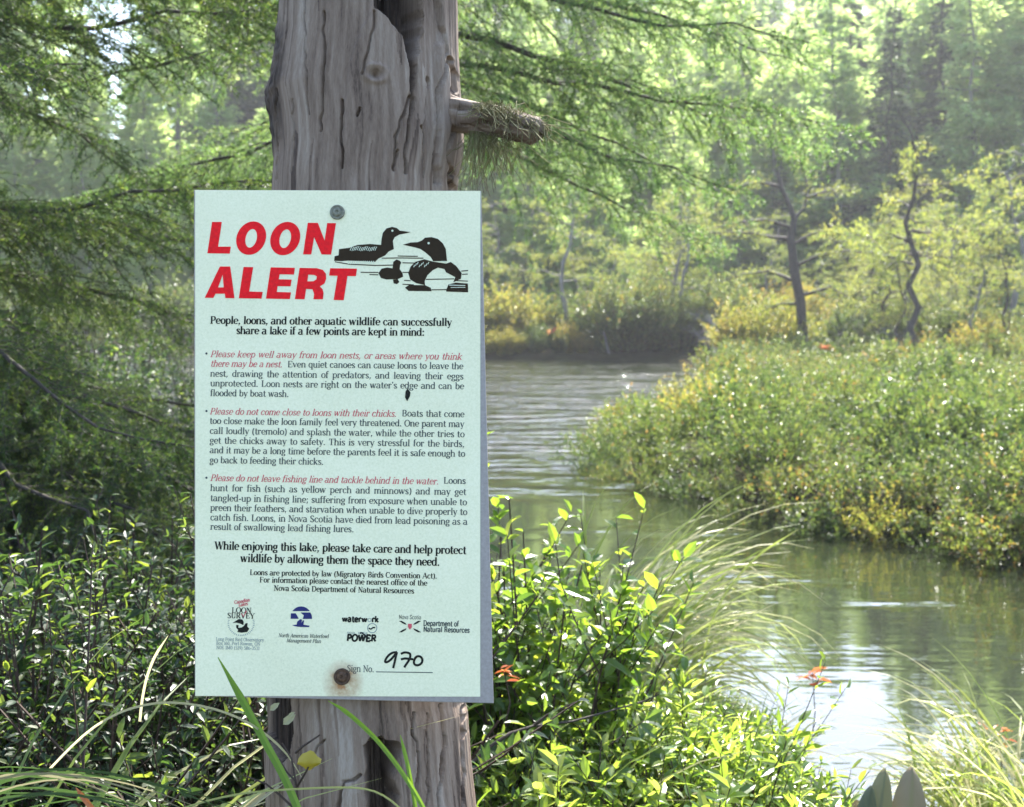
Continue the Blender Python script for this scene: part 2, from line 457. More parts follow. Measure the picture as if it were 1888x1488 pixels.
def build_trunk():
    nt_, nv = 420, 1150
    th = np.linspace(-math.pi, math.pi, nt_, endpoint=False) # 0 = towards the camera
    th = th - 0.42 * np.sin(th)                               # denser on the front
    yv = np.concatenate([np.linspace(-1500, -60, 220), np.linspace(-55, 360, 420)[0:], np.linspace(370, 1270, 60), np.linspace(1275, 1530, 300), np.linspace(1545, 2500, 150)])
    nv = len(yv)
    xl = np.interp(yv, le[:, 0], le[:, 1]); xr = np.interp(yv, re_[:, 0], re_[:, 1])
    cx = (xl + xr) / 2; hw = (xr - xl) / 2
    A = np.zeros((nv, 3)); rx = np.zeros(nv)
    for i in range(nv):
        A[i], t = plane_hit(cx[i], yv[i], AX_OFF)
        rx[i] = hw[i] / F * t * 1.004
    TH, YV = np.meshgrid(th, yv)
    PXv = cx[:, None] + hw[:, None] * np.sin(TH)             # where a front point lies in the photograph
    front = np.clip(np.cos(TH) * 4 + 0.6, 0, 1)
    arc = TH * RZ; hgt = YV / F * 1.35
    wob = arc + .0022 * (vnoise(arc / .03, hgt / .09, 91) - .5)
    dep = 0.0013 * vnoise(wob / 0.0022, hgt / 0.10, 1) + 0.0009 * vnoise(wob / 0.008, hgt / 0.25, 2) + 0.0016 * vnoise(arc / 0.03 + 0.6 * vnoise(hgt / .2, arc * 0, 9), hgt / 0.35, 4)
    rid = np.abs(vnoise(arc / 0.017 + 1.2 * vnoise(arc / .05, hgt / 0.15, 8), hgt / 0.42, 5) - 0.5)
    dep += 0.0035 * np.clip(1 - rid / 0.035, 0, 1) * np.clip(vnoise(arc / .05, hgt / .12, 6) * 2 - 0.5, 0, 1)
    fine = vnoise(arc / 0.0022, hgt / 0.05, 11)
    tone = 0.5 + 0.42 * (vnoise(wob / 0.006, hgt / 0.12, 21) - 0.5) + 0.5 * (vnoise(arc / 0.03, hgt / 0.08, 22) - 0.5) + 0.4 * (vnoise(wob / .0028, hgt / .05, 23) - 0.5)
    tone = tone - 0.35 * (vnoise(wob / .0045, hgt / .22, 24) > .78)
    jx = PXv + 5 * (vnoise(PXv / 14, YV / 14, 31) - 0.5); jy = YV + 7 * (vnoise(PXv / 9, YV / 16, 32) - 0.5)
    hol = poly_mask(jx, jy, HOLLOW, 5) * front
    sh = poly_mask(jx, jy, SHARD, 5) * front
    st = poly_mask(jx, jy, RIGHT_STRIP, 5) * front
    lh = poly_mask(jx, jy, LOW_HOLE, 9) * front
    lb = poly_mask(jx, jy, LOW_BARK, 8) * front
    lk = poly_mask(jx, jy, LEFT_BARK, 26) * front
    dep = dep + front * 0.004 * (1 - sh) + st * 0.008
    rib = 0.010 * vnoise(PXv / 5, YV / 900 + 7.4, 41)
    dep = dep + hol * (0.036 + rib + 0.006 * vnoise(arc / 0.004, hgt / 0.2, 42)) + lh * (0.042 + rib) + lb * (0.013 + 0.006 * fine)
    bark = np.clip(lb + hol * .8 + lh * .5 + lk * 0.95 * (0.65 + 0.6 * vnoise(PXv / 8, YV / 22, 51)), 0, 1)  # bark patches, plus the darker colour inside both hollows
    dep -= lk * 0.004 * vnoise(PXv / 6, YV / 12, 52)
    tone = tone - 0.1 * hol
    for line, w_, d_ in CRACKS:
        c = crack(jx, YV, line, w_) * front
        dep += d_ * np.clip(c * 1.6, 0, 1)
    kn = np.hypot((PXv - 717) / 12, (YV - 190) / 9)          # a knot
    dep += front * (0.009 * np.clip(1 - kn, 0, 1) - 0.003 * np.exp(-((kn - 1.6) / .5) ** 2))
    kn2 = np.hypot((PXv - 812) / 9, (YV - 182) / 12)
    dep += front * 0.012 * np.clip(1 - kn2, 0, 1)
    tone = np.clip(tone, 0.02, 0.98)
    dep = np.clip(dep, -0.003, 0.075)
    ca, sa = np.cos(TH), np.sin(TH)
    V = A[:, None, :] + ((rx[:, None] - dep) * sa)[..., None] * S_X + ((RZ - dep) * ca)[..., None] * S_N
    i = np.arange(nv - 1)[:, None] * nt_; j = np.arange(nt_)[None, :]; k = (j + 1) % nt_
    a, b, c, d = i + j, i + k, i + nt_ + k, i + nt_ + j
    T = np.concatenate([np.stack([a, b, c], -1).reshape(-1, 3), np.stack([a, c, d], -1).reshape(-1, 3)])
    base = A[-1].copy()
    mb = MB(); mb.add(V.reshape(-1, 3) - base, T[:, ::-1], 0, tone.ravel())
    m, nt, bs, out = new_mat("weathered_wood")
    at_ = nt.nodes.new("ShaderNodeAttribute"); at_.attribute_name = "tint"
    f2 = noise(nt, 1, 5, 0.7, coord(nt, (520, 520, 11)))
    ad = nt.nodes.new("ShaderNodeMath"); ad.operation = 'MULTIPLY_ADD'; ad.inputs[1].default_value = 0.9; ad.inputs[2].default_value = -0.45
    nt.links.new(f2, ad.inputs[0])
    sm = nt.nodes.new("ShaderNodeMath"); sm.operation = 'ADD'
    nt.links.new(at_.outputs["Fac"], sm.inputs[0]); nt.links.new(ad.outputs[0], sm.inputs[1])
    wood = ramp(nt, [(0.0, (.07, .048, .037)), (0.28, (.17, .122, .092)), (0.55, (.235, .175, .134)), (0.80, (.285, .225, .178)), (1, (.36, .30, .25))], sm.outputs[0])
    ba = nt.nodes.new("ShaderNodeAttribute"); ba.attribute_name = "bark_and_hollow"
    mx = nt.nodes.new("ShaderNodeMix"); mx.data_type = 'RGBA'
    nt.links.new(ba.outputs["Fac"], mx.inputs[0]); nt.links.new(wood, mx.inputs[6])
    bark_hollow_c = ramp(nt, [(0.2, (.014, .009, .007)), (0.9, (.075, .05, .038))], sm.outputs[0])
    nt.links.new(bark_hollow_c, mx.inputs[7]); nt.links.new(mx.outputs[2], bs.inputs["Base Color"])
    bs.inputs["Roughness"].default_value = 0.82
    bs.inputs["Specular IOR Level"].default_value = 0.25
    bp = nt.nodes.new("ShaderNodeBump"); bp.inputs["Strength"].default_value = 0.5; bp.inputs["Distance"].default_value = 0.0025
    nt.links.new(f2, bp.inputs["Height"]); nt.links.new(bp.outputs[0], bs.inputs["Normal"])
    root = empty("dead_tree", base)
    tag(root, "thick grey dead tree trunk with split weathered wood, carrying the alert sign", "dead tree")
    me_o = mb.build("trunk", [m], root, smooth=True)
    at2 = me_o.data.attributes.new("bark_and_hollow", 'FLOAT', 'POINT'); at2.data.foreach_set("value", bark.ravel().astype(np.float32))
    M["wood"] = m
    # the broken branch on its side
    sb = MB()
    d0 = 1.475
    pts = [at(815, 206, d0), at(850, 214, d0), at(885, 219, d0 - .01), at(925, 226, d0 - .02), at(965, 236, d0 - .03), at(990, 244, d0 - .032), at(1006, 250, d0 - .034)]
    P = np.array(pts)
    tt = np.linspace(0, 1, 46)
    P = np.stack([np.interp(tt, np.linspace(0, 1, len(P)), P[:, k_]) for k_ in range(3)], 1)
    Tn = unit(np.gradient(P, axis=0)); Bv = unit(np.cross(Tn, [0, 1, 0])); Cv = np.cross(Tn, Bv)
    ang = np.linspace(0, 2 * math.pi, 64, endpoint=False)
    rad = np.interp(tt, [0, .3, .6, .8, .92, 1], [.023, .0195, .018, .0175, .013, .004])
    AN, TT = np.meshgrid(ang, tt)
    dep = .0045 * vnoise(AN * 4.0, TT * 5, 61) + .002 * vnoise(AN * 11, TT * 9, 62) + .007 * np.clip(1 - np.abs(vnoise(AN * 1.6, TT * 1.5, 63) - .5) / .06, 0, 1) + .010 * vnoise(AN * 3, TT * 3, 64) * np.clip((TT - .8) * 5, 0, 1)
    rr_ = np.maximum(rad[:, None] * 1.08 - dep, .001)
    V = P[:, None] + rr_[..., None] * (np.cos(AN)[..., None] * Bv[:, None] + np.sin(AN)[..., None] * Cv[:, None])
    n_, s_ = len(tt), len(ang)
    i = np.arange(n_ - 1)[:, None] * s_; j = np.arange(s_)[None, :]; k = (j + 1) % s_
    T = np.concatenate([np.stack([i + j, i + k, i + s_ + k], -1).reshape(-1, 3), np.stack([i + j, i + s_ + k, i + s_ + j], -1).reshape(-1, 3)])
    tn = .45 + .7 * (vnoise(AN * 5, TT * 5, 65) - .5) - .5 * np.clip((TT - .85) * 5, 0, 1)
    sb.add(V.reshape(-1, 3) - base, T, 0, np.clip(tn, 0, 1).ravel())
    sb.build("broken_branch", [m], root, smooth=True)
    return root

dead_tree = build_trunk()

def lichen(name, label, kind):
    rng = np.random.default_rng(5 if kind == "top" else 9)
    mb = MB()
    base = at(935, 205, 1.445) if kind == "top" else at(905, 262, 1.455)
    if kind == "top":
        for q in range(300):
            a = rng.uniform(0, 1)
            c0 = at(890 + 108 * a, 205 + 36 * a - rng.uniform(0, 6), 1.445 + rng.normal(0, .012))
            h = 30 * math.sin(math.pi * min(1, a * 0.9 + .12)) + 6
            c1 = at(880 + 118 * a + rng.normal(0, 16), 203 + 34 * a - h * rng.uniform(.2, 1.05), 1.445 + rng.normal(0, .02))
            c2 = at(884 + 122 * a + rng.normal(0, 22), 212 + 40 * a + rng.uniform(-22, 26), 1.445 + rng.normal(0, .025))
            t = np.linspace(0, 1, 8)[:, None]
            p = (1 - t) ** 2 * c0 + 2 * t * (1 - t) * (c1 * 1.6 - .3 * c0 - .3 * c2) + t ** 2 * c2
            p = p + rng.normal(0, .0012, p.shape)
            tube(mb, p - base, .00042, 3, 0, rng.uniform(0, 1))
    else:
        for q in range(150):
            a = rng.beta(1.1, 1.6)
            x0 = 864 + 100 * a
            top = at(x0, 240 + 12 * a, 1.455 + rng.normal(0, .010))
            ln = rng.uniform(.02, .085) * (1 - .45 * a)
            p = [top]
            dx = rng.normal(0, .0022)
            for s in range(9):
                p.append(p[-1] + np.array([dx + rng.normal(0, .0012), rng.normal(0, .001), -ln / 9]))
            tube(mb, np.array(p) - base, .00036, 3, 0, rng.uniform(0, 1))
    o = mb.build(name, [M["lichen"]])
    o.location = base
    tag(o, label, "lichen")

lichen("lichen_mound", "tangled tan beard lichen heaped on top of the broken branch stub", "top")
lichen("lichen_beard", "wispy greenish beard lichen hanging beneath the broken branch stub", "hang")

# ------------------------------------------------------------------ lettering: a small pen-drawn serif alphabet (cap height 1)
G = {
'a': (.64, "a .27 .49 .19 .21 155 0|l .46 .49 .46 .06|a .26 .19 .2 .18 70 340|s .54 .03 .16"),
'b': (.66, "l .13 1.05 .13 .03|a .34 .35 .22 .34 140 -140|s .08 1.03 .14"),
'c': (.58, "a .31 .35 .23 .34 45 320|d .48 .55 .06"),
'd': (.68, "l .52 1.05 .52 0|a .3 .35 .22 .34 40 320|s .47 1.03 .14|s .58 .02 .14"),
'e': (.6, "a .31 .35 .23 .34 2 318|t .09 .36 .53 .36"),
'f': (.4, "l .16 0 .16 .88|a .31 .86 .15 .18 180 50|t .02 .67 .36 .67|s .16 .02 .28"),
'g': (.6, "a .28 .46 .19 .23 0 360|a .28 -.12 .22 .16 0 360|t .16 .24 .14 .05|t .42 .62 .57 .68"),
'h': (.7, "l .13 1.05 .13 0|a .34 .46 .2 .23 150 0|l .54 .46 .54 0|s .08 1.03 .14|s .13 .02 .26|s .54 .02 .26"),
'i': (.34, "l .17 .68 .17 0|d .17 .96 .075|s .12 .67 .14|s .17 .02 .28"),
'j': (.34, "l .2 .68 .2 -.12|a .07 -.12 .13 .16 0 -120|d .2 .96 .075|s .15 .67 .14"),
'k': (.67, "l .13 1.05 .13 0|t .52 .67 .14 .3|l .26 .4 .54 .02|s .08 1.03 .14|s .13 .02 .26|s .55 .02 .22|s .5 .67 .22"),
'l': (.34, "l .17 1.05 .17 0|s .12 1.03 .14|s .17 .02 .28"),
'm': (1.03, "l .13 .68 .13 0|a .32 .46 .19 .23 150 0|l .51 .46 .51 0|a .7 .46 .19 .23 150 0|l .89 .46 .89 0|s .08 .67 .14|s .13 .02 .24|s .51 .02 .22|s .89 .02 .24"),
'n': (.7, "l .13 .68 .13 0|a .34 .46 .2 .23 150 0|l .54 .46 .54 0|s .08 .67 .14|s .13 .02 .26|s .54 .02 .26"),
'o': (.64, "a .32 .35 .24 .34 0 360"),
'p': (.68, "l .14 .68 .14 -.3|a .36 .35 .22 .34 140 -140|s .08 .67 .14|s .14 -.29 .28"),
'q': (.66, "l .52 .68 .52 -.3|a .3 .35 .22 .34 40 320|s .52 -.29 .28"),
'r': (.5, "l .14 .68 .14 0|a .33 .48 .18 .2 150 60|d .42 .6 .07|s .08 .67 .14|s .14 .02 .28"),
's': (.52, "a .26 .52 .17 .16 40 200|l .11 .47 .41 .24|a .26 .18 .17 .17 20 -150|t .42 .68 .42 .52|t .09 .02 .09 .18"),
't': (.42, "l .18 .92 .18 .14|a .3 .15 .12 .14 180 320|t .03 .67 .38 .67"),
'u': (.7, "l .14 .68 .14 .2|a .33 .2 .19 .2 180 330|l .54 .68 .54 0|s .09 .67 .14|s .49 .67 .14|s .6 .02 .14"),
'v': (.62, "l .1 .67 .31 .01|t .53 .67 .31 .01|s .1 .67 .24|s .53 .67 .2"),
'w': (.92, "l .1 .67 .27 .01|t .47 .67 .27 .01|l .45 .67 .62 .01|t .82 .67 .62 .01|s .1 .67 .24|s .46 .67 .2|s .82 .67 .2"),
'x': (.64, "l .1 .67 .53 .01|t .52 .67 .1 .01|s .1 .67 .22|s .53 .67 .2|s .1 .02 .2|s .54 .02 .22"),
'y': (.62, "l .1 .67 .32 .03|t .53 .67 .24 -.26|d .16 -.24 .06|s .1 .67 .24|s .53 .67 .2"),
'z': (.56, "t .08 .67 .48 .67|l .47 .66 .1 .02|t .08 .02 .5 .02"),
'A': (.86, "t .1 .02 .42 1|l .44 1 .74 .02|t .2 .34 .62 .34|s .1 .02 .24|s .74 .02 .28"),
'B': (.76, "l .17 1 .17 0|a .36 .75 .22 .24 90 -90|a .38 .26 .26 .25 90 -90|t .1 .98 .36 .98|t .1 .02 .38 .02|t .17 .51 .36 .51"),
'C': (.8, "a .42 .5 .34 .5 48 318|t .68 1 .68 .72"),
'D': (.86, "l .17 1 .17 0|a .38 .5 .36 .49 90 -90|t .06 .98 .38 .98|t .06 .02 .38 .02"),
'E': (.74, "l .17 1 .17 0|t .06 .98 .62 .98|t .17 .5 .46 .5|t .06 .02 .66 .02|t .62 .98 .62 .76|t .66 .02 .66 .26|t .46 .4 .46 .62"),
'F': (.7, "l .17 1 .17 0|t .06 .98 .62 .98|t .17 .5 .46 .5|t .62 .98 .62 .74|t .46 .4 .46 .62|s .17 .02 .3"),
'I': (.4, "l .2 1 .2 0|s .2 .98 .3|s .2 .02 .3"),
'L': (.7, "l .17 1 .17 0|s .17 .98 .3|t .06 .02 .62 .02|t .62 .02 .62 .28"),
'M': (1.0, "t .16 1 .16 0|l .17 1 .5 .08|t .5 .08 .82 1|l .82 1 .82 0|s .1 .98 .2|s .88 .98 .2|s .15 .02 .26|s .82 .02 .3"),
'N': (.86, "t .17 1 .17 0|l .17 1 .7 .04|t .7 1 .7 0|s .1 .98 .2|s .7 .98 .28|s .17 .02 .28"),
'O': (.84, "a .42 .5 .35 .5 0 360"),
'P': (.72, "l .17 1 .17 0|a .36 .72 .25 .27 90 -90|t .06 .98 .36 .98|t .17 .45 .36 .45|s .17 .02 .32"),
'R': (.8, "l .17 1 .17 0|a .36 .74 .24 .25 90 -90|t .06 .98 .36 .98|t .17 .49 .36 .49|l .38 .49 .68 .02|s .17 .02 .3|s .7 .02 .2"),
'S': (.64, "a .31 .75 .21 .24 40 200|l .12 .68 .51 .34|a .31 .26 .22 .25 20 -150|t .5 1 .5 .76|t .09 0 .09 .26"),
'T': (.76, "l .38 1 .38 0|t .05 .98 .71 .98|t .05 .98 .05 .74|t .71 .98 .71 .74|s .38 .02 .3"),
'U': (.84, "l .17 1 .17 .3|a .41 .3 .24 .29 180 360|t .65 .3 .65 1|s .17 .98 .28|s .65 .98 .24"),
'V': (.82, "l .1 1 .42 .01|t .72 1 .42 .01|s .1 .98 .26|s .72 .98 .22"),
'W': (1.12, "l .1 1 .34 .01|t .58 1 .34 .01|l .56 1 .8 .01|t 1.03 1 .8 .01|s .1 .98 .26|s .58 .98 .24|s 1.03 .98 .22"),
'Y': (.8, "l .1 1 .4 .45|t .7 1 .4 .45|l .4 .45 .4 0|s .1 .98 .26|s .7 .98 .22|s .4 .02 .3"),
'0': (.62, "a .31 .5 .22 .49 0 360"), '1': (.44, "l .24 1 .24 0|t .08 .82 .24 .98|s .24 .02 .34"),
'3': (.6, "a .28 .74 .19 .24 150 -80|a .28 .26 .22 .25 80 -150"), '5': (.6, "t .14 .98 .5 .98|t .14 .98 .12 .55|a .28 .3 .22 .29 120 -150"),
'6': (.62, "a .32 .3 .22 .29 0 360|a .46 .34 .36 .64 180 105"), '8': (.6, "a .3 .75 .19 .23 0 360|a .3 .26 .22 .25 0 360"),
'9': (.62, "a .3 .7 .22 .29 0 360|a .16 .64 .36 .64 0 -75"),
'.': (.32, "d .15 .06 .085"), ',': (.32, "d .15 .06 .085|t .17 .04 .08 -.2"), ':': (.34, "d .16 .08 .085|d .16 .58 .085"), ';': (.34, "d .16 .08 .085|d .16 .58 .085|t .18 .04 .1 -.2"),
"'": (.26, "l .13 1.02 .12 .76"), '(': (.4, "a .46 .4 .34 .66 120 240"), ')': (.4, "a -.06 .4 .34 .66 60 -60"), '-': (.4, "l .06 .34 .34 .34"), ' ': (.34, ""),
}

class Ink:
    """lettering that lies on the sign; every stroke sits a hair above the one before it"""
    def __init__(self, base=0.0009):
        self.mb = MB(); self.k = 0; self.base = base
    def z(self):
        self.k = (self.k + 1) % 14
        return self.base + self.k * 0.000018
    def flat(self, pts2, tris):
        p = np.asarray(pts2, float)
        self.mb.add(np.column_stack([p, np.full(len(p), self.z())]), tris)
    def line(self, p, w):
        p = np.asarray(p, float); n = len(p)
        w = np.broadcast_to(np.asarray(w, float), (n,))
        t = unit(np.gradient(p, axis=0)); s = np.stack([-t[:, 1], t[:, 0]], 1)
        V = np.concatenate([p + s * w[:, None] / 2, p - s * w[:, None] / 2])
        i = np.arange(n - 1)
        self.flat(V, np.concatenate([np.stack([i, n + i, n + i + 1], 1), np.stack([i, n + i + 1, i + 1], 1)]))
    def poly(self, px_loops):
        loops = [[sl(*p) for p in lp] for lp in px_loops]
        tr = tessellate_polygon([[Vector((a, b, 0)) for a, b in lp] for lp in loops])
        P = [q for lp in loops for q in lp]
        self.flat(P, tr)
    def stroke(self, px_pts, w_px):
        self.line([sl(*p) for p in px_pts], w_px / F * 1.35)
    def disc(self, px, py, r, rx=None, n=20):
        self.poly([[(px + (rx or r) * math.cos(a), py + r * math.sin(a)) for a in np.linspace(0, 2 * math.pi, n, endpoint=False)]])
    def ring(self, px, py, r, w):
        self.stroke([(px + r * math.cos(a), py + r * math.sin(a)) for a in np.linspace(0, 2 * math.pi, 33)], w)
    def glyph(self, ch, ox, size, kx, o, ex, ey, stem, hair, slant, sans):
        adv, spec = G[ch]
        def w2(x, y):
            return o + ex * ((ox + (x + slant * y) * kx) * size) + ey * (y * size)
        for cmd in spec.split("|"):
            if not cmd: continue
            c = cmd.split(); k = c[0]; v = [float(q) for q in c[1:]]
            if k == "s":
                if sans: continue
                self.line([w2(v[0] - v[2] / 2, v[1]), w2(v[0] + v[2] / 2, v[1])], hair * size)
            elif k == "d":
                r = v[2] + (stem - .12) * .3
                P = [w2(v[0] + r * math.cos(a) / max(kx, .5), v[1] + r * math.sin(a)) for a in np.linspace(0, 2 * math.pi, 8, endpoint=False)]
                self.flat(P, [(0, q, q + 1) for q in range(1, 7)])
            elif k in "lt":
                self.line([w2(v[0], v[1]), w2(v[2], v[3])], (stem if (k == "l" or sans) else hair) * size)
            elif k == "a":
                n = max(6, int(abs(v[5] - v[4]) / 22))
                a = np.radians(np.linspace(v[4], v[5], n + 1))
                P = [w2(v[0] + v[2] * math.cos(q), v[1] + v[3] * math.sin(q)) for q in a]
                self.line(P, stem * size if sans else (hair + (stem - hair) * np.abs(np.cos(a)) ** 1.2) * size)
        return adv
    def text(self, s, x0, x1, yb, cap, stem=.15, hair=.065, slant=0.0, sans=False, justify=True, yr=None):
        o = sl(x0, yb)
        if yr is None: e = np.array([1.0, 0.0]); e1 = sl(x1, yb); width = e1[0] - o[0]
        else:
            e1 = sl(x1, yr); e = unit(e1 - o); width = float(np.linalg.norm(e1 - o))
        ey = np.array([-e[1], e[0]])
        size = cap / F * 1.35
        nat = sum(G[c][0] for c in s if c != ' ') * size
        gaps = s.count(' ')
        nominal = nat + gaps * .36 * size
        kx = width / nominal
        if gaps and justify: kx = min(max(kx, .82), 1.12)
        gap = (width / size - nat / size * kx) / gaps / kx if gaps else 0
        ox = 0.0
        for c in s:
            if c == ' ': ox += gap * kx; continue
            adv = self.glyph(c, ox, size, kx, o, e, ey, stem, hair, slant, sans)
            ox += adv * kx

def sign_obj(name, ink, mat, parent):
    return ink.mb.build(name, [mat], parent)

def build_sign():
    m, nt, b, out = new_mat("mint_sign_paint")
    f1 = noise(nt, 380, 4, 0.75, coord(nt)); f2 = noise(nt, 9, 3, 0.6, coord(nt))
    sm = nt.nodes.new("ShaderNodeMath"); sm.operation = 'MULTIPLY_ADD'; sm.inputs[1].default_value = 0.35
    streak = nt.nodes.new("ShaderNodeMath"); streak.operation = 'MULTIPLY_ADD'; streak.inputs[1].default_value = 0.22
    nt.links.new(noise(nt, 1, 4, 0.65, coord(nt, (70, 5, 1))), streak.inputs[0]); nt.links.new(f2, streak.inputs[2])
    nt.links.new(streak.outputs[0], sm.inputs[0]); nt.links.new(f1, sm.inputs[2])
    paint = ramp(nt, [(0.36, (.52, .53, .35)), (0.47, (.72, .71, .475)), (0.62, (.81, .80, .54)), (0.88, (.90, .88, .63))], sm.outputs[0])
    # rust that ran from the lower screw
    tc = nt.nodes.new("ShaderNodeTexCoord"); mp = nt.nodes.new("ShaderNodeMapping"); mp.vector_type = 'POINT'
    sx0, sy0 = sl(633, 1258)
    mp.inputs["Location"].default_value = (-sx0 / .024, -sy0 / .026, 0); mp.inputs["Scale"].default_value = (1 / .024, 1 / .026, 0)
    nt.links.new(tc.outputs["Object"], mp.inputs[0])
    gr = nt.nodes.new("ShaderNodeTexGradient"); gr.gradient_type = 'SPHERICAL'; nt.links.new(mp.outputs[0], gr.inputs[0])
    fac = nt.nodes.new("ShaderNodeMath"); fac.operation = 'MULTIPLY'; nt.links.new(gr.outputs["Fac"], fac.inputs[0])
    rn = ramp(nt, [(0.3, (.5,) * 3), (0.7, (1.8,) * 3)], noise(nt, 90, 3, .6, coord(nt))); nt.links.new(rn, fac.inputs[1])
    mx = nt.nodes.new("ShaderNodeMix"); mx.data_type = 'RGBA'
    nt.links.new(fac.outputs[0], mx.inputs[0]); nt.links.new(paint, mx.inputs[6]); mx.inputs[7].default_value = (.40, .19, .07, 1)
    nt.links.new(mx.outputs[2], b.inputs["Base Color"])
    b.inputs["Roughness"].default_value = 0.55; b.inputs["Specular IOR Level"].default_value = 0.3
    grey = flat_mat("grey_lavender_metal", (.335, .30, .28), .5)
    red = flat_mat("red_ink", (.86, .010, .016), .6, .15); dim_red = flat_mat("faded_red_ink", (.62, .10, .12), .6, .2)
    black = flat_mat("black_ink", (.012, .013, .010), .6, .15); soft = flat_mat("worn_black_ink", (.055, .07, .065), .6)
    grey_ink = flat_mat("grey_ink", (.22, .27, .27), .6); blue = flat_mat("blue_ink", (.008, .012, .12), .5)
    loon_c = flat_mat("brown_black_ink", (.030, .018, .007), .6, .15); pale = flat_mat("pale_print", (.74, .80, .6), .6)
    rust = bark_mat("rusty_screw_metal", (.03, .02, .014), (.16, .085, .045), 160); dull = bark_mat("dull_screw_metal", (.10, .10, .075), (.32, .32, .25), 160)

    root = empty("alert_sign")
    Mx = Matrix.Identity(4)
    for r_ in range(3):
        Mx[r_][0], Mx[r_][1], Mx[r_][2], Mx[r_][3] = S_X[r_], S_Y[r_], S_N[r_], S_O[r_]
    root.matrix_world = Mx
    tag(root, "pale mint loon alert sign screwed to the grey dead trunk", "sign")

    def slab(px, z0, z1, bev=0.0006):
        P = np.array([sl(*p) for p in px]); c = P.mean(0)
        mb = MB(); n = len(P)
        rings = [(P, z0), (P, z1 - bev), (c + (P - c) * (1 - bev * 4), z1)]
        V = np.concatenate([np.column_stack([q, np.full(n, z)]) for q, z in rings])
        T = []
        for r_ in range(2):
            for i in range(n):
                k = (i + 1) % n
                T += [(r_ * n + i, r_ * n + k, (r_ + 1) * n + k), (r_ * n + i, (r_ + 1) * n + k, (r_ + 1) * n + i)]
        T += [(2 * n, 2 * n + i, 2 * n + i + 1) for i in range(1, n - 1)] + [(0, i + 1, i) for i in range(1, n - 1)]
        mb.add(V, T)
        return mb
    slab([PX[3], PX[2], PX[1], PX[0]], -0.002, 0.0).build("panel", [grey], root)
    slab([(360.5, 1283), (885.5, 1284.5), (885.8, 352.3), (360, 350.6)], 0.0003, 0.0006, .0001).build("painted_face", [m], root)

    # title
    def K(p): return [(370 + a * .1589, 390 + c * .1589) for a, c in p]
    def ell(cx, cy, rx, ry, sh, n=36): return [(cx + rx * math.cos(a) - sh * ry * math.sin(a), cy + ry * math.sin(a)) for a in np.linspace(0, 2 * math.pi, n, endpoint=False)]
    ink = Ink()
    ink.poly([K([(80, 487), (135, 123), (248, 123), (205, 410), (352, 410), (340, 490)])])
    for dx in (0, 395):
        ink.poly([K(ell(588 + dx, 311 + dx * .012, 172, 194, .14)), K(ell(588 + dx, 313 + dx * .012, 66, 108, .16))[::-1]])
    ink.poly([K([(1190, 500), (1245, 133), (1362, 135), (1440, 340), (1470, 136), (1572, 138), (1515, 502), (1405, 500), (1318, 300), (1285, 500)])])
    ink.poly([K([(50, 1003), (225, 640), (345, 640), (395, 1008), (290, 1006), (282, 955), (175, 955), (150, 1004)]), K([(205, 882), (270, 882), (258, 735)])])
    ink.poly([K([(445, 1008), (500, 645), (612, 648), (565, 930), (722, 935), (708, 1012)])])
    ink.poly([K([(760, 1012), (815, 650), (1095, 655), (1085, 733), (918, 730), (908, 788), (1058, 792), (1045, 870), (895, 867), (885, 935), (1050, 940), (1036, 1018)])])
    ink.poly([K([(1095, 1018), (1150, 656), (1350, 660), (1420, 680), (1455, 725), (1458, 780), (1440, 835), (1385, 872), (1418, 905), (1428, 950), (1420, 1020), (1310, 1020), (1318, 960), (1300, 905), (1225, 900), (1207, 1020)]),
              K([(1240, 812), (1310, 812), (1345, 790), (1350, 755), (1320, 738), (1250, 735)])])
    ink.poly([K([(1492, 745), (1505, 660), (1815, 665), (1803, 752), (1705, 750), (1662, 1030), (1545, 1028), (1590, 748)])])
    sign_obj("title_lettering", ink, red, root)

    # the loons
    def B(p): return [(600 + a * .1483, 400 + c * .1483) for a, c in p]
    ink = Ink(.0008)
    ink.poly([B([(115, 490), (165, 478), (170, 402), (300, 385), (400, 350), (560, 338), (692, 350), (700, 270), (715, 200), (760, 145), (830, 125), (890, 140), (925, 172), (1062, 190), (1000, 207), (920, 222), (862, 255), (840, 300), (852, 402), (790, 430), (745, 480), (660, 520), (620, 560), (280, 545), (200, 552), (110, 548)])])
    ink.poly([B([(660, 700), (700, 645), (770, 630), (835, 640), (845, 560), (885, 530), (925, 545), (945, 570), (930, 600), (925, 650), (960, 700), (968, 745), (900, 775), (760, 780), (690, 760)])])
    ink.poly([B([(840, 780), (900, 775), (920, 810), (890, 838), (850, 828)])])
    ink.poly([B([(962, 348), (1060, 320), (1150, 315), (1200, 295), (1240, 260), (1320, 253), (1400, 275), (1460, 330), (1497, 400), (1513, 550), (1340, 552), (1310, 500), (1240, 440), (1180, 400), (1110, 380)])])
    ink.poly([B([(1030, 700), (1060, 620), (1120, 560), (1230, 528), (1335, 556), (1500, 582), (1560, 562), (1625, 610), (1695, 700), (1685, 770), (1590, 815), (1615, 750), (1500, 690), (1480, 650), (1400, 632), (1335, 665), (1270, 725), (1235, 800), (1240, 850), (1130, 825), (1055, 780)])])
    ink.poly([B([(990, 882), (1040, 848), (1240, 850), (1310, 882), (1322, 925), (1035, 922)])])
    ink.poly([B([(1500, 918), (1530, 842), (1620, 818), (1772, 830), (1775, 938), (1505, 930)])])
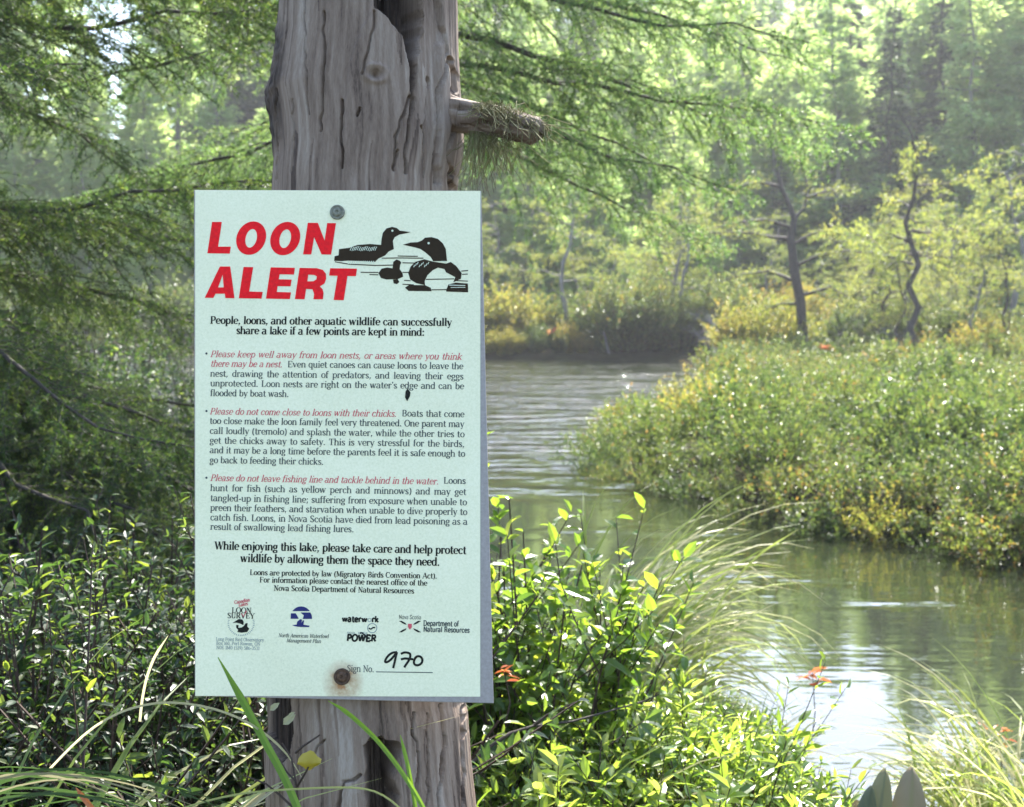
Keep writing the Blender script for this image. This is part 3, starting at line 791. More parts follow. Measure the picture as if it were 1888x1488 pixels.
    for a in ([(120, 560), (300, 590), (620, 605), (850, 600)], [(440, 690), (660, 692)], [(550, 718), (660, 722)], [(700, 515), (900, 512), (1220, 515)], [(900, 488), (1150, 492)], [(960, 572), (1110, 576)], [(960, 690), (1040, 692)], [(1250, 778), (1600, 772)], [(1690, 675), (1775, 668)], [(1700, 715), (1770, 712)], [(1320, 908), (1510, 905)], [(1600, 792), (1770, 800)], [(980, 790), (1060, 795)], [(960, 838), (1100, 846)]):
        ink.stroke(B(a), 1.8)
    loons = sign_obj("loon_picture", ink, loon_c, root)
    ink = Ink(.0014)
    ink.disc(*B([(835, 175)])[0], 2.0, n=10); ink.disc(*B([(1285, 330)])[0], 2.2, n=10)
    for i in range(15):
        a = 310 + i * 22; y = 372 + 6 * math.sin(i * 1.3) + i * .4
        ink.stroke(B([(a, y + 48), (a + 14, y + 14), (a + 24, y)]), 1.15)
    for i in range(13):
        ink.stroke(B([(285 + i * 26, 590), (290 + i * 26, 550)]), 1.5)
    for i in range(9):
        ink.stroke(B([(1100 + i * 22, 628 - (i % 3) * 18), (1112 + i * 22, 600 - (i % 3) * 18)]), 1.2)
    ink.stroke(B([(670, 530), (730, 528)]), 2.2); ink.stroke(B([(1500, 560), (1440, 556)]), 1.6)
    ink.stroke(B([(1540, 850), (1740, 856)]), 1.3); ink.stroke(B([(1560, 880), (1740, 878)]), 1)
    sign_obj("loon_markings", ink, pale, loons)

    # headings
    bold = dict(stem=.21, hair=.075)
    ink = Ink()
    ink.text("People, loons, and other aquatic wildlife can successfully", 388, 833.5, 597, 14, **bold)
    ink.text("share a lake if a few points are kept in mind:", 436, 783, 616, 14, **bold)
    sign_obj("heading_lettering", ink, black, root)
    ink = Ink()
    ink.text("While enjoying this lake, please take care and help protect", 396, 860, 1013, 14.4, **bold)
    ink.text("wildlife by allowing them the space they need.", 443.5, 811, 1036, 14.4, **bold)
    ink.text("Loons are protected by law (Migratory Birds Convention Act).", 461, 806, 1060, 9.8, stem=.19, hair=.075)
    ink.text("For information please contact the nearest office of the", 479, 788, 1073.6, 9.8, stem=.19, hair=.075)
    ink.text("Nova Scotia Department of Natural Resources", 505, 764, 1089, 9.8, stem=.19, hair=.075)
    sign_obj("closing_lettering", ink, black, root)
    # body
    ink = Ink(); rk = Ink()
    reg = dict(stem=.165, hair=.07); it = dict(stem=.14, hair=.07, slant=.22)
    cp = 11.8
    for y in (652, 758, 881): ink.disc(381, y, 2.1, n=10)
    rk.text("Please keep well away from loon nests, or areas where you think", 388, 851.5, 658.4, cp, **it)
    rk.text("there may be a nest.", 388, 521, 676, cp, **it)
    for s, a, c, y in (("Even quiet canoes can cause loons to leave the", 530.5, 854.5, 677.3), ("nest, drawing the attention of predators, and leaving their eggs", 388, 855, 694.4), ("unprotected. Loon nests are right on the water's edge and can be", 388, 856, 712.2), ("flooded by boat wash.", 388, 533, 730.3),
                       ("Boats that come", 741, 856.5, 767.8), ("too close make the loon family feel very threatened. One parent may", 387, 856.5, 781.4), ("call loudly (tremolo) and splash the water, while the other tries to", 387, 857, 799.8), ("get the chicks away to safety. This is very stressful for the birds,", 387, 857, 817.6), ("and it may be a long time before the parents feel it is safe enough to", 387, 858, 835.4), ("go back to feeding their chicks.", 387, 597, 853.8),
                       ("Loons", 818, 859, 891.6), ("hunt for fish (such as yellow perch and minnows) and may get", 388, 860, 905.2), ("tangled-up in fishing line; suffering from exposure when unable to", 388, 861.5, 923.8), ("preen their feathers, and starvation when unable to dive properly to", 388, 862, 941.6), ("catch fish. Loons, in Nova Scotia have died from lead poisoning as a", 388, 862.5, 959.4), ("result of swallowing lead fishing lures.", 388, 653, 976.6)):
        ink.text(s, a, c, y, cp, **reg)
    sign_obj("red_lettering", rk, dim_red, root); rk = Ink()
    rk.text("Please do not come close to loons with their chicks.", 387, 731.5, 764, cp, **it)
    sign_obj("red_lettering", rk, dim_red, root); rk = Ink()
    rk.text("Please do not leave fishing line and tackle behind in the water.", 388, 809, 886.6, cp, **it)
    ink.text("Sign No.", 640, 690, 1238, 11.5, stem=.13, hair=.07)
    ink.stroke([(693.5, 1238.6), (745, 1239.2), (798, 1240)], 1.5)
    sign_obj("body_lettering", ink, soft, root)
    sign_obj("red_lettering", rk, dim_red, root)
    # number written by hand
    ink = Ink(.0010)
    def H(p): return [(610 + a * .143, 1110 + c * .143) for a, c in p]
    def smooth(p, n=30):
        p = np.asarray(p, float); t = np.linspace(0, len(p) - 1, n)
        q = np.stack([np.interp(t, np.arange(len(p)), p[:, k]) for k in range(2)], 1)
        for _ in range(3): q[1:-1] = (q[:-2] + 2 * q[1:-1] + q[2:]) / 4
        return [tuple(r_) for r_ in q]
    for p in (H([(855, 645), (800, 648), (750, 680), (715, 725), (695, 770), (715, 778), (755, 762), (800, 715), (845, 655)]), H([(855, 645), (840, 700), (825, 770), (805, 852)]),
              H([(905, 668), (945, 648), (990, 650), (1028, 665), (1025, 715), (1000, 765), (970, 805), (948, 842)]), H([(905, 738), (960, 725), (1065, 738)]),
              H([(1110, 700), (1075, 740), (1068, 790), (1095, 818), (1140, 812), (1178, 785), (1185, 735), (1160, 698), (1110, 695), (1085, 725)])):
        ink.stroke(smooth(p), 4.0)
    sign_obj("handwritten_number", ink, black, root)
    # a dark mark on the paint
    ink = Ink(.0012)
    ink.poly([[(752, 716), (757, 724), (756, 731), (751, 740), (747, 733), (748, 722)]])
    sign_obj("dark_fleck", ink, black, root)

    # emblems along the foot
    def D(p): return [(380 + a * .1271, 1090 + c * .1271) for a, c in p]
    lg = empty("survey_emblem"); lg.parent = root
    ink = Ink(); ink.text("LOON", *[q for q in (427.5, 464)], 1129.5, 9.5, stem=.2, hair=.07); ink.text("SURVEY", 419.5, 470, 1139.5, 9.5, stem=.2, hair=.07)
    ink.poly([D([(385, 462), (440, 425), (480, 402), (530, 410), (548, 445), (545, 490), (520, 480), (500, 470), (440, 455)])])
    ink.poly([D([(440, 490), (475, 488), (470, 530), (520, 525), (555, 500), (575, 465), (605, 460), (600, 510), (630, 545), (600, 590), (520, 602), (455, 590), (470, 560), (440, 530)])])
    sign_obj("emblem_print", ink, black, lg)
    ink = Ink(.0011); ink.text("Canadian", 432.5, 461, 1113.5, 6, stem=.2, hair=.12, slant=.2, yr=1108.5); ink.text("Lakes", 440.5, 457.5, 1118.5, 6, stem=.2, hair=.12, slant=.2, yr=1115.5)
    ink.stroke([(446, 1131), (449, 1137), (455, 1126)], 1.8)
    sign_obj("emblem_red_print", ink, dim_red, lg)
    ink = Ink()
    for i in range(26):
        a = math.pi * (-.08 + 1.16 * i / 25)
        ink.stroke([(445 + 22 * math.cos(a), 1149 + 21 * math.sin(a)), (445 + 25 * math.cos(a), 1149 + 24 * math.sin(a))], 1.1)
    for s, a, c, y in (("Long Point Bird Observatory", 398.5, 487, 1181), ("Box 160, Port Rowan, ON", 399, 480, 1188.5), ("N0E 1M0 (519) 586-3531", 399, 479, 1196.5)):
        try: ink.text(s, a, c, y, 6, stem=.13, hair=.09)
        except KeyError: pass
    sign_obj("emblem_grey_print", ink, grey_ink, lg)
    lg = empty("waterfowl_emblem"); lg.parent = root
    ink = Ink()
    def arcp(a0, a1, n=14): return [(555.5 + 19.5 * math.cos(a), 1138.5 - 20.5 * math.sin(a)) for a in np.linspace(R(a0), R(a1), n)]
    ink.poly([arcp(35, 145)])
    ink.poly([D([(1232, 320), (1300, 320), (1330, 365), (1345, 400), (1228, 400)])]); ink.poly([D([(1372, 308), (1515, 308), (1535, 350), (1540, 402), (1405, 402), (1420, 350)])])
    ink.poly([D([(1250, 490), (1315, 485), (1325, 440), (1370, 405), (1395, 412), (1385, 465), (1405, 425), (1425, 420), (1415, 485), (1505, 500), (1495, 520), (1380, 520), (1330, 515), (1280, 505)])])
    sign_obj("emblem_print", ink, blue, lg)
    ink = Ink(); ink.text("North American Waterfowl", 513.5, 606, 1174.5, 6.6, stem=.15, hair=.08, slant=.2); ink.text("Management Plan", 528.5, 592, 1184, 6.6, stem=.15, hair=.08, slant=.2)
    sign_obj("emblem_grey_print", ink, soft, lg)
    lg = empty("power_emblem"); lg.parent = root
    ink = Ink()
    heavy = dict(stem=.27, hair=.2, sans=True)
    ink.text("waterw", 630.5, 677.5, 1146, 10.6, **heavy); ink.text("rk", 685.5, 699, 1147, 10.6, **heavy)
    ink.text("POWER", 639, 694, 1181.5, 11.5, stem=.3, hair=.2, sans=True, slant=.08); ink.stroke([(664, 1167), (668, 1166.5), (673, 1171), (677, 1176)], 3)
    ink.stroke([(680, 1158), (684, 1160), (688, 1157), (692, 1157)], 2.6)
    sign_obj("emblem_print", ink, black, lg)
    ink = Ink(); ink.ring(686.5, 1158, 8.5, 1.3); ink.ring(681.5, 1143, 3, .9); ink.text("nova scotia", 640, 678, 1168.5, 5, stem=.12, hair=.1, sans=True)
    sign_obj("emblem_grey_print", ink, grey_ink, lg)
    lg = empty("department_emblem"); lg.parent = root
    ink = Ink()
    for sxg, syg in ((-1, -1), (1, -1), (-1, 1), (1, 1)):
        cx, cy = 756 + sxg * 12, 1155.2 + syg * 6.8
        ink.poly([[(cx + sxg * 8.5, cy + syg * 3.6), (cx + sxg * 3, cy + syg * 3.8), (cx - sxg * 4, cy - syg * .4), (cx - sxg * 6, cy - syg * 3.8), (cx + sxg * 1, cy - syg * 1.2)]])
    sign_obj("emblem_print", ink, black, lg)
    ink = Ink(.0011); ink.poly([[(752.5, 1150), (759.5, 1150), (759.5, 1156), (756, 1161), (752.5, 1156)]]); sign_obj("emblem_red_print", ink, dim_red, lg)
    ink = Ink(); ink.text("Department of", 780.5, 846, 1153.5, 9.2, stem=.18, hair=.14, sans=True); ink.text("Natural Resources", 780.5, 866, 1164.5, 9.2, stem=.18, hair=.14, sans=True)
    ink.text("Nova Scotia", 735.5, 777, 1141, 7.5, stem=.1, hair=.09, sans=True)
    sign_obj("emblem_grey_print", ink, soft, lg)

    # the two screws with washers
    for px, py, rp, mt, lab in ((622.3, 392, 14, dull, "dull grey screw and washer near the top edge"), (631, 1247.5, 15, rust, "rust brown screw and washer near the bottom edge")):
        c = sl(px, py); r0 = rp / F * 1.35
        prof = [(1.0, .0007), (1.0, .0022), (.93, .0031), (.80, .0030), (.72, .0021), (.62, .0021), (.58, .0033), (.5, .0042), (.3, .0047), (.22, .0047), (.2, .0032), (0, .0032)]
        mb = MB(); n = 36; V = []
        for rr_, z in prof:
            V += [(c[0] + r0 * rr_ * math.cos(a), c[1] + r0 * rr_ * math.sin(a), z) for a in np.linspace(0, 2 * math.pi, n, endpoint=False)]
        T = []
        for q in range(len(prof) - 1):
            for i in range(n):
                k = (i + 1) % n
                T += [(q * n + i, q * n + k, (q + 1) * n + k), (q * n + i, (q + 1) * n + k, (q + 1) * n + i)]
        mb.add(V, T)
        o = mb.build("screw", [mt], root, smooth=True); o["label"] = lab
    return root

build_sign()

# ------------------------------------------------------------------ vegetation builders
def perp_frame(d):
    d = unit(d)
    ref = np.where(np.abs(d[..., 2:3]) < 0.9, np.array([0, 0, 1.0]), np.array([1.0, 0, 0]))
    a = unit(np.cross(d, ref)); return a, np.cross(d, a)

def rand_unit(rng, n):
    return unit(rng.normal(size=(n, 3)))

def shrub_mesh(name, seed, h, spread, stems, per, L, W, leafmat, kind="leaf", lean=0.5, t0=0.3, up=0.8, mats=None, stem_r=.003, one=False, side=2, fold=.25):
    """many-stemmed shrub; returns (stem MB, leaf MB), or one MB with both"""
    rng = np.random.default_rng(seed)
    sm, lm = MB(), MB()
    if one: lm = sm
    for s in range(stems):
        a = rng.uniform(0, 2 * math.pi); r = spread * math.sqrt(rng.uniform(0, 1))
        hh = h * rng.uniform(.55, 1.08) * (1 - .35 * (r / spread) ** 2)
        tip = np.array([math.cos(a) * r, math.sin(a) * r, hh]); b = tip * np.array([.25, .25, 0]) + rng.normal(0, .02 * spread, 3) * [1, 1, 0]
        mid = b * .5 + tip * .5 + np.array([math.cos(a), math.sin(a), 0]) * (-r * .12) + rng.normal(0, .05 * h, 3) + [0, 0, .06 * h]
        t = np.linspace(0, 1, 6)[:, None]
        P = (1 - t) ** 2 * b + 2 * t * (1 - t) * mid + t ** 2 * tip
        tube(sm, P, np.linspace(stem_r, stem_r * .4, 6), 3, 0, rng.uniform(.2, .8))
        chains = [P]
        for q in range(side):
            k = rng.uniform(.35, .85); p0 = (1 - k) ** 2 * b + 2 * k * (1 - k) * mid + k ** 2 * tip
            dr = unit(unit(tip - b) * .8 + rand_unit(rng, 1)[0] * .9 + [0, 0, .3]); ln = h * rng.uniform(.18, .38)
            Q = np.stack([p0 + dr * ln * u + np.array([0, 0, .12 * ln * u * u]) for u in np.linspace(0, 1, 4)])
            tube(sm, Q, np.linspace(stem_r * .5, stem_r * .25, 4), 3, 0, .5); chains.append(Q)
        for ci, Q in enumerate(chains):
            n = per if ci == 0 else per // 2 + 1
            u = rng.uniform(t0 if ci == 0 else .15, 1, n); u[0] = 1
            idx = u * (len(Q) - 1)
            pos = np.stack([np.interp(idx, np.arange(len(Q)), Q[:, k]) for k in range(3)], 1)
            ax = unit(Q[-1] - Q[0]); A, B = perp_frame(ax)
            ph = np.arange(n) * 2.4 + rng.uniform(0, 6)
            out = np.cos(ph)[:, None] * A + np.sin(ph)[:, None] * B
            D = unit(out * rng.uniform(.5, 1.1, n)[:, None] + ax * up * rng.uniform(.3, 1.2, n)[:, None] + rng.normal(0, .22, (n, 3)))
            N = unit(np.array([0, 0, 1.0]) + rng.normal(0, .5, (n, 3)) + ax * .3)
            sz = rng.uniform(.6, 1.15, n) * (1 - .25 * u)
            tone = np.clip(rng.normal(.5, .2, n) + .18 * (u - .6) + rng.normal(0, .08), 0, 1)
            leaves(lm, pos, D, N, L * sz, W * sz, 1 if one else 0, tone, kind, fold=fold)
    return (sm, lm)

def thing_from(name, label, cat, stems, foliage, smat, lmat, loc, rz=0, group=None):
    r = empty(name, loc, rz); tag(r, label, cat, group)
    stems.build("stems", [smat], r); foliage.build("foliage", [lmat], r)
    return r

def sedge_mb(seed, n, L, width, base_r=.05, wind=(0, 0), droop=1.0, dry=.25, el=(58, 88), seg=9):
    rng = np.random.default_rng(seed); mb = MB()
    for q in range(n):
        a = rng.uniform(0, 2 * math.pi); r = base_r * math.sqrt(rng.uniform(0, 1))
        p = np.array([math.cos(a) * r, math.sin(a) * r, 0.0])
        ln = L * rng.uniform(.45, 1.1); e = R(rng.uniform(*el))
        hd = unit(np.array([math.cos(a) + wind[0] * rng.uniform(.5, 1.5), math.sin(a) + wind[1] * rng.uniform(.5, 1.5), 0.0]))
        dr = droop * rng.uniform(.5, 1.3); P = [p]; el_ = e
        twist = rng.normal(0, .25)
        for s in range(seg):
            u = s / seg
            el_ = el_ - dr * (0.28 + 1.1 * u) * 2.0 / seg
            el_ = max(el_, R(-62))
            P.append(P[-1] + (hd * math.cos(el_) + np.array([0, 0, math.sin(el_)])) * ln / seg)
        P = np.array(P); n_ = len(P)
        side = unit(np.cross(hd, [0, 0, 1.0])); T = unit(np.gradient(P, axis=0))
        u = np.linspace(0, 1, n_)
        w = width * rng.uniform(.6, 1.2) * np.minimum(1, (1 - u) * 2.6 + .04)
        Nn = np.cross(side, T); sd = side * math.cos(twist) + Nn * math.sin(twist)
        V = np.concatenate([P - sd * w[:, None] / 2 + Nn * w[:, None] * .22, P, P + sd * w[:, None] / 2 + Nn * w[:, None] * .22])
        i = np.arange(n_ - 1); F_ = []
        for o in (0, n_):
            F_ += [np.stack([o + i, o + i + 1, o + n_ + i + 1], 1), np.stack([o + i, o + n_ + i + 1, o + n_ + i], 1)]
        tn = 1.0 if rng.uniform() < dry else rng.uniform(.15, .7)
        tt = np.clip(tn + .25 * (u - .5), 0, 1)
        mb.add(V, np.concatenate(F_), 0, np.tile(tt, 3))
    return mb

def bough_mb(seed, L, needle, nw, dens=170, sag=.25, hang=.35, side_len=.36, step=.045, rough=.06):
    """one conifer limb growing along +X; returns (wood MB, needle MB)"""
    rng = np.random.default_rng(seed); wd, nd = MB(), MB()
    t = np.linspace(0, 1, 14)
    P = np.stack([t * L, np.cumsum(rng.normal(0, rough * .12 * L, 14)), -sag * L * t ** 1.6 + .06 * L * t ** 4 + np.cumsum(rng.normal(0, rough * .06 * L, 14))], 1); P -= P[0]
    tube(wd, P, np.interp(t, [0, 1], [.0105 * L ** .7, .0018]), 5, 0, .5)
    segs = []
    def add_seg(a, b, mid, r0, depth):
        u = np.linspace(0, 1, 5)[:, None]
        Q = (1 - u) ** 2 * a + 2 * u * (1 - u) * mid + u ** 2 * b
        tube(wd, Q, np.linspace(r0, r0 * .45, 5), 3, 0, .5)
        for i in range(4): segs.append((Q[i], Q[i + 1], depth))
        return Q
    s = .10 * L; k = 0
    while s < L * .99:
        u = s / L; i = u * 13
        p = np.array([np.interp(i, np.arange(14), P[:, q]) for q in range(3)])
        for sg in (-1, 1):
            if rng.uniform() < .12: continue
            ln = L * side_len * (1 - u * .8) * rng.uniform(.5, 1.15) * min(1, .35 + u * 2.2) + .05
            ang = R(rng.uniform(38, 68))
            d = np.array([math.cos(ang), sg * math.sin(ang), rng.normal(-.08, .16)])
            e = p + d * ln + np.array([0, 0, -hang * ln * rng.uniform(.4, 1.4)])
            Q = add_seg(p, e, p + d * ln * .55 + [0, 0, .02 * ln], .0028 * (1 - .5 * u), 1)
            m = int(ln / .05)
            for q in range(m):
                v = rng.uniform(.15, .95); pp = (Q[int(v * 4)] * (1 - (v * 4) % 1) + Q[min(4, int(v * 4) + 1)] * ((v * 4) % 1))
                l2 = ln * rng.uniform(.12, .34) * (1.1 - v * .5) + .02
                d2 = unit(d + rand_unit(rng, 1)[0] * .9 + [0, 0, -.25])
                add_seg(pp, pp + d2 * l2 + np.array([0, 0, -hang * .6 * l2]), pp + d2 * l2 * .5, .0014, 2)
        s += step * rng.uniform(.6, 1.4)
    for i in range(4, 13): segs.append((P[i], P[i + 1], 1))
    A = np.array([q[0] for q in segs]); B = np.array([q[1] for q in segs]); ln = np.linalg.norm(B - A, axis=1)
    cnt = rng.poisson(ln * dens); idx = np.repeat(np.arange(len(segs)), cnt); n = len(idx)
    u = rng.uniform(0, 1, n)[:, None]
    pos = A[idx] * (1 - u) + B[idx] * u; ax = unit(B[idx] - A[idx])
    a_, b_ = perp_frame(ax); ph = rng.uniform(0, 2 * math.pi, n)[:, None]
    D = unit(ax * .75 + (np.cos(ph) * a_ + np.sin(ph) * b_) * .9 + np.array([0, 0, .15]))
    leaves(nd, pos, D, rand_unit(rng, n), needle * rng.uniform(.7, 1.25, n), nw, 0, np.clip(rng.normal(.45, .22, n) + (rng.uniform(0, .4, len(segs)) - .2)[idx], 0, 1), "needle")
    return wd, nd

def conifer_mb(seed, h, rbase, whorl=.32, per=5, droop=.25, card=.09, cw=.03, dens=55, z0=.10, open_=0.0, trunk_r=None, power=.85, lift=0.0, kink=.01):
    """whole tree seen from a distance: (trunk+limbs MB, crown MB)"""
    rng = np.random.default_rng(seed); wd, cr = MB(), MB()
    t = np.linspace(0, 1, 12); tr = trunk_r or h * .011
    P = np.stack([np.cumsum(rng.normal(0, kink * h, 12)), np.cumsum(rng.normal(0, kink * h, 12)), t * h], 1); P[:, :2] -= P[0, :2]
    tube(wd, P, np.interp(t, [0, 1], [tr, tr * .12]), 7, 0, .5)
    z = h * z0; pos_, dir_, ton_ = [], [], []
    while z < h * .985:
        u = z / h; c = np.array([np.interp(u, t, P[:, 0]), np.interp(u, t, P[:, 1]), z])
        for q in range(per):
            if rng.uniform() < open_: continue
            a = rng.uniform(0, 2 * math.pi); ln = (rbase * (1 - u) ** power + .03 * rbase) * rng.uniform(.45, 1.15)
            o = np.array([math.cos(a), math.sin(a), 0]); s = np.linspace(0, 1, 6)[:, None]
            Q = c + o * ln * s + np.array([0, 0, 1]) * (lift * ln * s - droop * ln * s ** 1.5 + .12 * ln * s ** 4) + rng.normal(0, .03 * ln, (6, 3)) * s
            tube(wd, Q, np.linspace(tr * .22 * (1 - u * .6), tr * .04, 6), 3, 0, .5)
            n = max(3, int(dens * ln)); v = rng.uniform(.12, 1, n) ** .8; i = v * 5
            p = np.stack([np.interp(i, np.arange(6), Q[:, k]) for k in range(3)], 1)
            sd = np.array([-o[1], o[0], 0]); lat = rng.normal(0, .17 * ln + .02, n) * (1.15 - v * .7)
            p = p + sd * lat[:, None] + np.array([0, 0, 1]) * (rng.normal(-.02, .05 * ln + .012, n) - np.abs(lat) * .25)[:, None]
            pos_.append(p); dir_.append(unit(o + sd * np.sign(lat)[:, None] * rng.uniform(.2, 1.3, n)[:, None] + rng.normal(0, .35, (n, 3)) + [0, 0, -.15]))
            ton_.append(np.clip(rng.normal(.5, .2, n) + rng.normal(0, .12), 0, 1))
        z += whorl * rng.uniform(.6, 1.4) * (1 - .45 * u)
    p = np.concatenate(pos_); n = len(p)
    leaves(cr, p, np.concatenate(dir_), rand_unit(rng, n) * .8 + [0, 0, .6], card * rng.uniform(.6, 1.3, n), cw * rng.uniform(.7, 1.3, n), 0, np.concatenate(ton_), "card", fold=.2)
    return wd, cr

def scrub_tree_mb(seed, h, width, limbs=9, clumps=26, card=.05, cw=.014, per=90, bare=.35):
    """a stunted bog larch: crooked trunk, a few long flat limbs, sparse feathery foliage"""
    rng = np.random.default_rng(seed); wd, cr = MB(), MB()
    t = np.linspace(0, 1, 14)
    P = np.stack([np.cumsum(rng.normal(0, .022 * h, 14)), np.cumsum(rng.normal(0, .022 * h, 14)), t * h], 1); P[:, :2] -= P[0, :2]
    tube(wd, P, np.interp(t, [0, .5, 1], [.021 * h ** .8, .013 * h ** .8, .003]), 6, 0, .5)
    pos_, dir_, ton_ = [], [], []
    def feather(Q, n, sp):
        i = rng.uniform(.15, 1, n) * (len(Q) - 1)
        p = np.stack([np.interp(i, np.arange(len(Q)), Q[:, k]) for k in range(3)], 1) + rng.normal(0, sp, (n, 3)) * [1, 1, .55]
        d = unit(Q[-1] - Q[0])
        pos_.append(p); dir_.append(unit(d * .6 + rng.normal(0, .6, (n, 3)))); ton_.append(np.clip(rng.normal(.5, .18, n) + rng.normal(0, .16), 0, 1))
    for l in range(limbs):
        u = rng.uniform(bare, .96); c = np.array([np.interp(u, t, P[:, k]) for k in range(3)])
        a = rng.uniform(0, 2 * math.pi); o = np.array([math.cos(a), math.sin(a), 0]); ln = width * rng.uniform(.4, 1.1) * (1.15 - .75 * u)
        s = np.linspace(0, 1, 8)[:, None]
        Q = c + o * ln * s + np.array([0, 0, 1]) * ln * (rng.uniform(-.1, .5) * s - rng.uniform(0, .3) * s ** 2) + np.cumsum(rng.normal(0, .035 * ln, (8, 3)), 0)
        tube(wd, Q, np.linspace(.007 * h ** .6, .0015, 8), 4, 0, .5)
        feather(Q, int(per * ln * .8), .05)
        for q in range(int(5 + ln * 5)):
            k = rng.uniform(.2, 1) * 7; p0 = np.array([np.interp(k, np.arange(8), Q[:, m]) for m in range(3)])
            d = unit(o + rand_unit(rng, 1)[0] * 1.1 + [0, 0, .1]); l2 = ln * rng.uniform(.15, .42)
            W = p0 + d * l2 * np.linspace(0, 1, 5)[:, None] + np.array([0, 0, -.15]) * l2 * np.linspace(0, 1, 5)[:, None] ** 2
            tube(wd, W, np.linspace(.003, .001, 5), 3, 0, .5); feather(W, int(per * l2 * 1.3), .045)
    p = np.concatenate(pos_); n = len(p)
    leaves(cr, p, np.concatenate(dir_), rand_unit(rng, n), card * rng.uniform(.6, 1.3, n), cw * rng.uniform(.7, 1.3, n), 0, np.concatenate(ton_), "card", fold=.2)
    return wd, cr

def bare_mb(seed, h, n0=7, spread=.55, depth=4, r0=.012):
    rng = np.random.default_rng(seed); wd = MB()
    def grow(p, d, ln, r, k):
        s = np.linspace(0, 1, 4)[:, None]; Q = p + d * ln * s + np.cumsum(rng.normal(0, .045 * ln, (4, 3)), 0) * s
        tube(wd, Q, np.linspace(r, r * .6, 4), 3 if k < depth - 1 else 5, 0, rng.uniform(.3, .7))
        if k == 0: return
        for q in range(rng.integers(2, 5)):
            m = rng.integers(1, 4); grow(Q[m], unit(d + rand_unit(rng, 1)[0] * spread * 1.5 + [0, 0, .1]), ln * rng.uniform(.45, .8), max(r * .55, .0022), k - 1)
    for q in range(n0): grow(np.array([rng.normal(0, .1), rng.normal(0, .1), 0]), unit(rand_unit(rng, 1)[0] * spread + [0, 0, 1]), h * rng.uniform(.3, .5), r0, depth - 1)
    return wd

rs = np.random.default_rng(2024)
RZ_ = lambda: (0, 0, rs.uniform(0, 2 * math.pi))

# ------------------------------------------------------------------ the heath shrubs of the peninsula
heath_src = []
for k in range(5):
    a, _ = shrub_mesh("heath_shrub", 100 + k, (.50, .46, .56, .42, .5)[k], .46, 44, 30, (.040, .036, .056, .040, .040)[k], (.0150, .013, .021, .015, .015)[k], None, "card", t0=.06, up=1.1, one=True, stem_r=.0026, side=2)
    heath_src.append(a.mesh("heath_shrub", [M["twig"], M["gold"] if k == 4 else M["heath"]]))
def put_mesh(name, me, loc, rz, sc, label, cat, group):
    o = bpy.data.objects.new(name, me); COL.objects.link(o)
    o.location = loc; o.rotation_euler = (rs.normal(0, .06), rs.normal(0, .06), rz); o.scale = sc if not np.isscalar(sc) else (sc,) * 3
    tag(o, label, cat, group); return o

def shore_d(x, y):
    X, Y = np.array([x]), np.array([y])
    return float(edge_dist(X, Y, FAR_LAND)[0]) * (1 if inside(X, Y, FAR_LAND)[0] else -1)

n_h = 0
placed = []
tries = 0
while n_h < 290 and tries < 60000:
    tries += 1
    y = rs.uniform(5.6, 31) if rs.uniform() < .7 else rs.uniform(5.6, 16)
    x = rs.uniform(.3, .44 * y + .6)
    d = shore_d(x, y)
    if d < -.10: continue
    sp = .33 + .024 * (y - 7) + (.0 if d < .6 else .10)
    if any((x - a) ** 2 + (y - b) ** 2 < sp * sp for a, b in placed): continue
    placed.append((x, y))
    edge = d < .55
    k = 4 if rs.uniform() < (.012 if y < 16 else .09) else int(rs.integers(0, 4))
    s = (rs.uniform(.55, .95) if rs.uniform() < .55 else rs.uniform(1.0, 1.4)) * (1 + .004 * (y - 8)) * (.8 if edge else 1)
    gold = k == 4
    if gold: lab, grp = "golden orange heath shrub scattered among the olive shrubs of the peninsula", "golden heath shrubs on the peninsula"
    elif edge: lab, grp = "olive heath shrub overhanging the water along the rim of the peninsula", "heath shrubs along the peninsula rim"
    else: lab, grp = "low olive green heath shrub packed in the middle of the peninsula", "heath shrubs on the peninsula"
    put_mesh("heath_shrub", heath_src[k], (x, y, gz(x, y) - .05), rs.uniform(0, 6.28), (s * (1.12 + .012 * (y - 8)), s * (1.12 + .012 * (y - 8)), s * rs.uniform(.9, 1.3)), lab, "shrub", grp)
    n_h += 1

# taller turning bushes on the far bank
bank_src = []
for k in range(4):
    bank_src.append(shrub_mesh("bank_bush", 140 + k, 1.5, .95, 50, 56, .085, .036, None, "card", t0=.04, up=.9, stem_r=.007, side=4))
bank_specs = []
for px in range(900, 1400, 30): bank_specs.append((px + rs.uniform(-12, 12), 35.6 + rs.uniform(0, .8), (rs.uniform(1.1, 1.5) if 1130 < px < 1370 else rs.uniform(.4, .85)), 'h' if rs.uniform() < .62 else 'g', 'front'))
for px in range(890, 1500, 46): bank_specs.append((px + rs.uniform(-12, 12), 37.5 + rs.uniform(0, 1.4), rs.uniform(1.0, 1.5), 'g' if rs.uniform() < .35 else 'h', 'back'))
for px in range(1380, 1900, 50): bank_specs.append((px + rs.uniform(-15, 15), rs.uniform(27, 33), rs.uniform(.7, 1.15), 'g' if rs.uniform() < .4 else 'h', 'rise'))
for px in range(-60, 360, 60): bank_specs.append((px + rs.uniform(-15, 15), rs.uniform(40, 44), rs.uniform(1.1, 1.6), 'h' if rs.uniform() < .9 else 'g', 'behind'))
words_ = {'front': "at the waterline of the far bank", 'back': "behind the waterline of the far bank", 'rise': "on the rise behind the peninsula", 'behind': "across the water, behind the spruce boughs"}
roots = {}
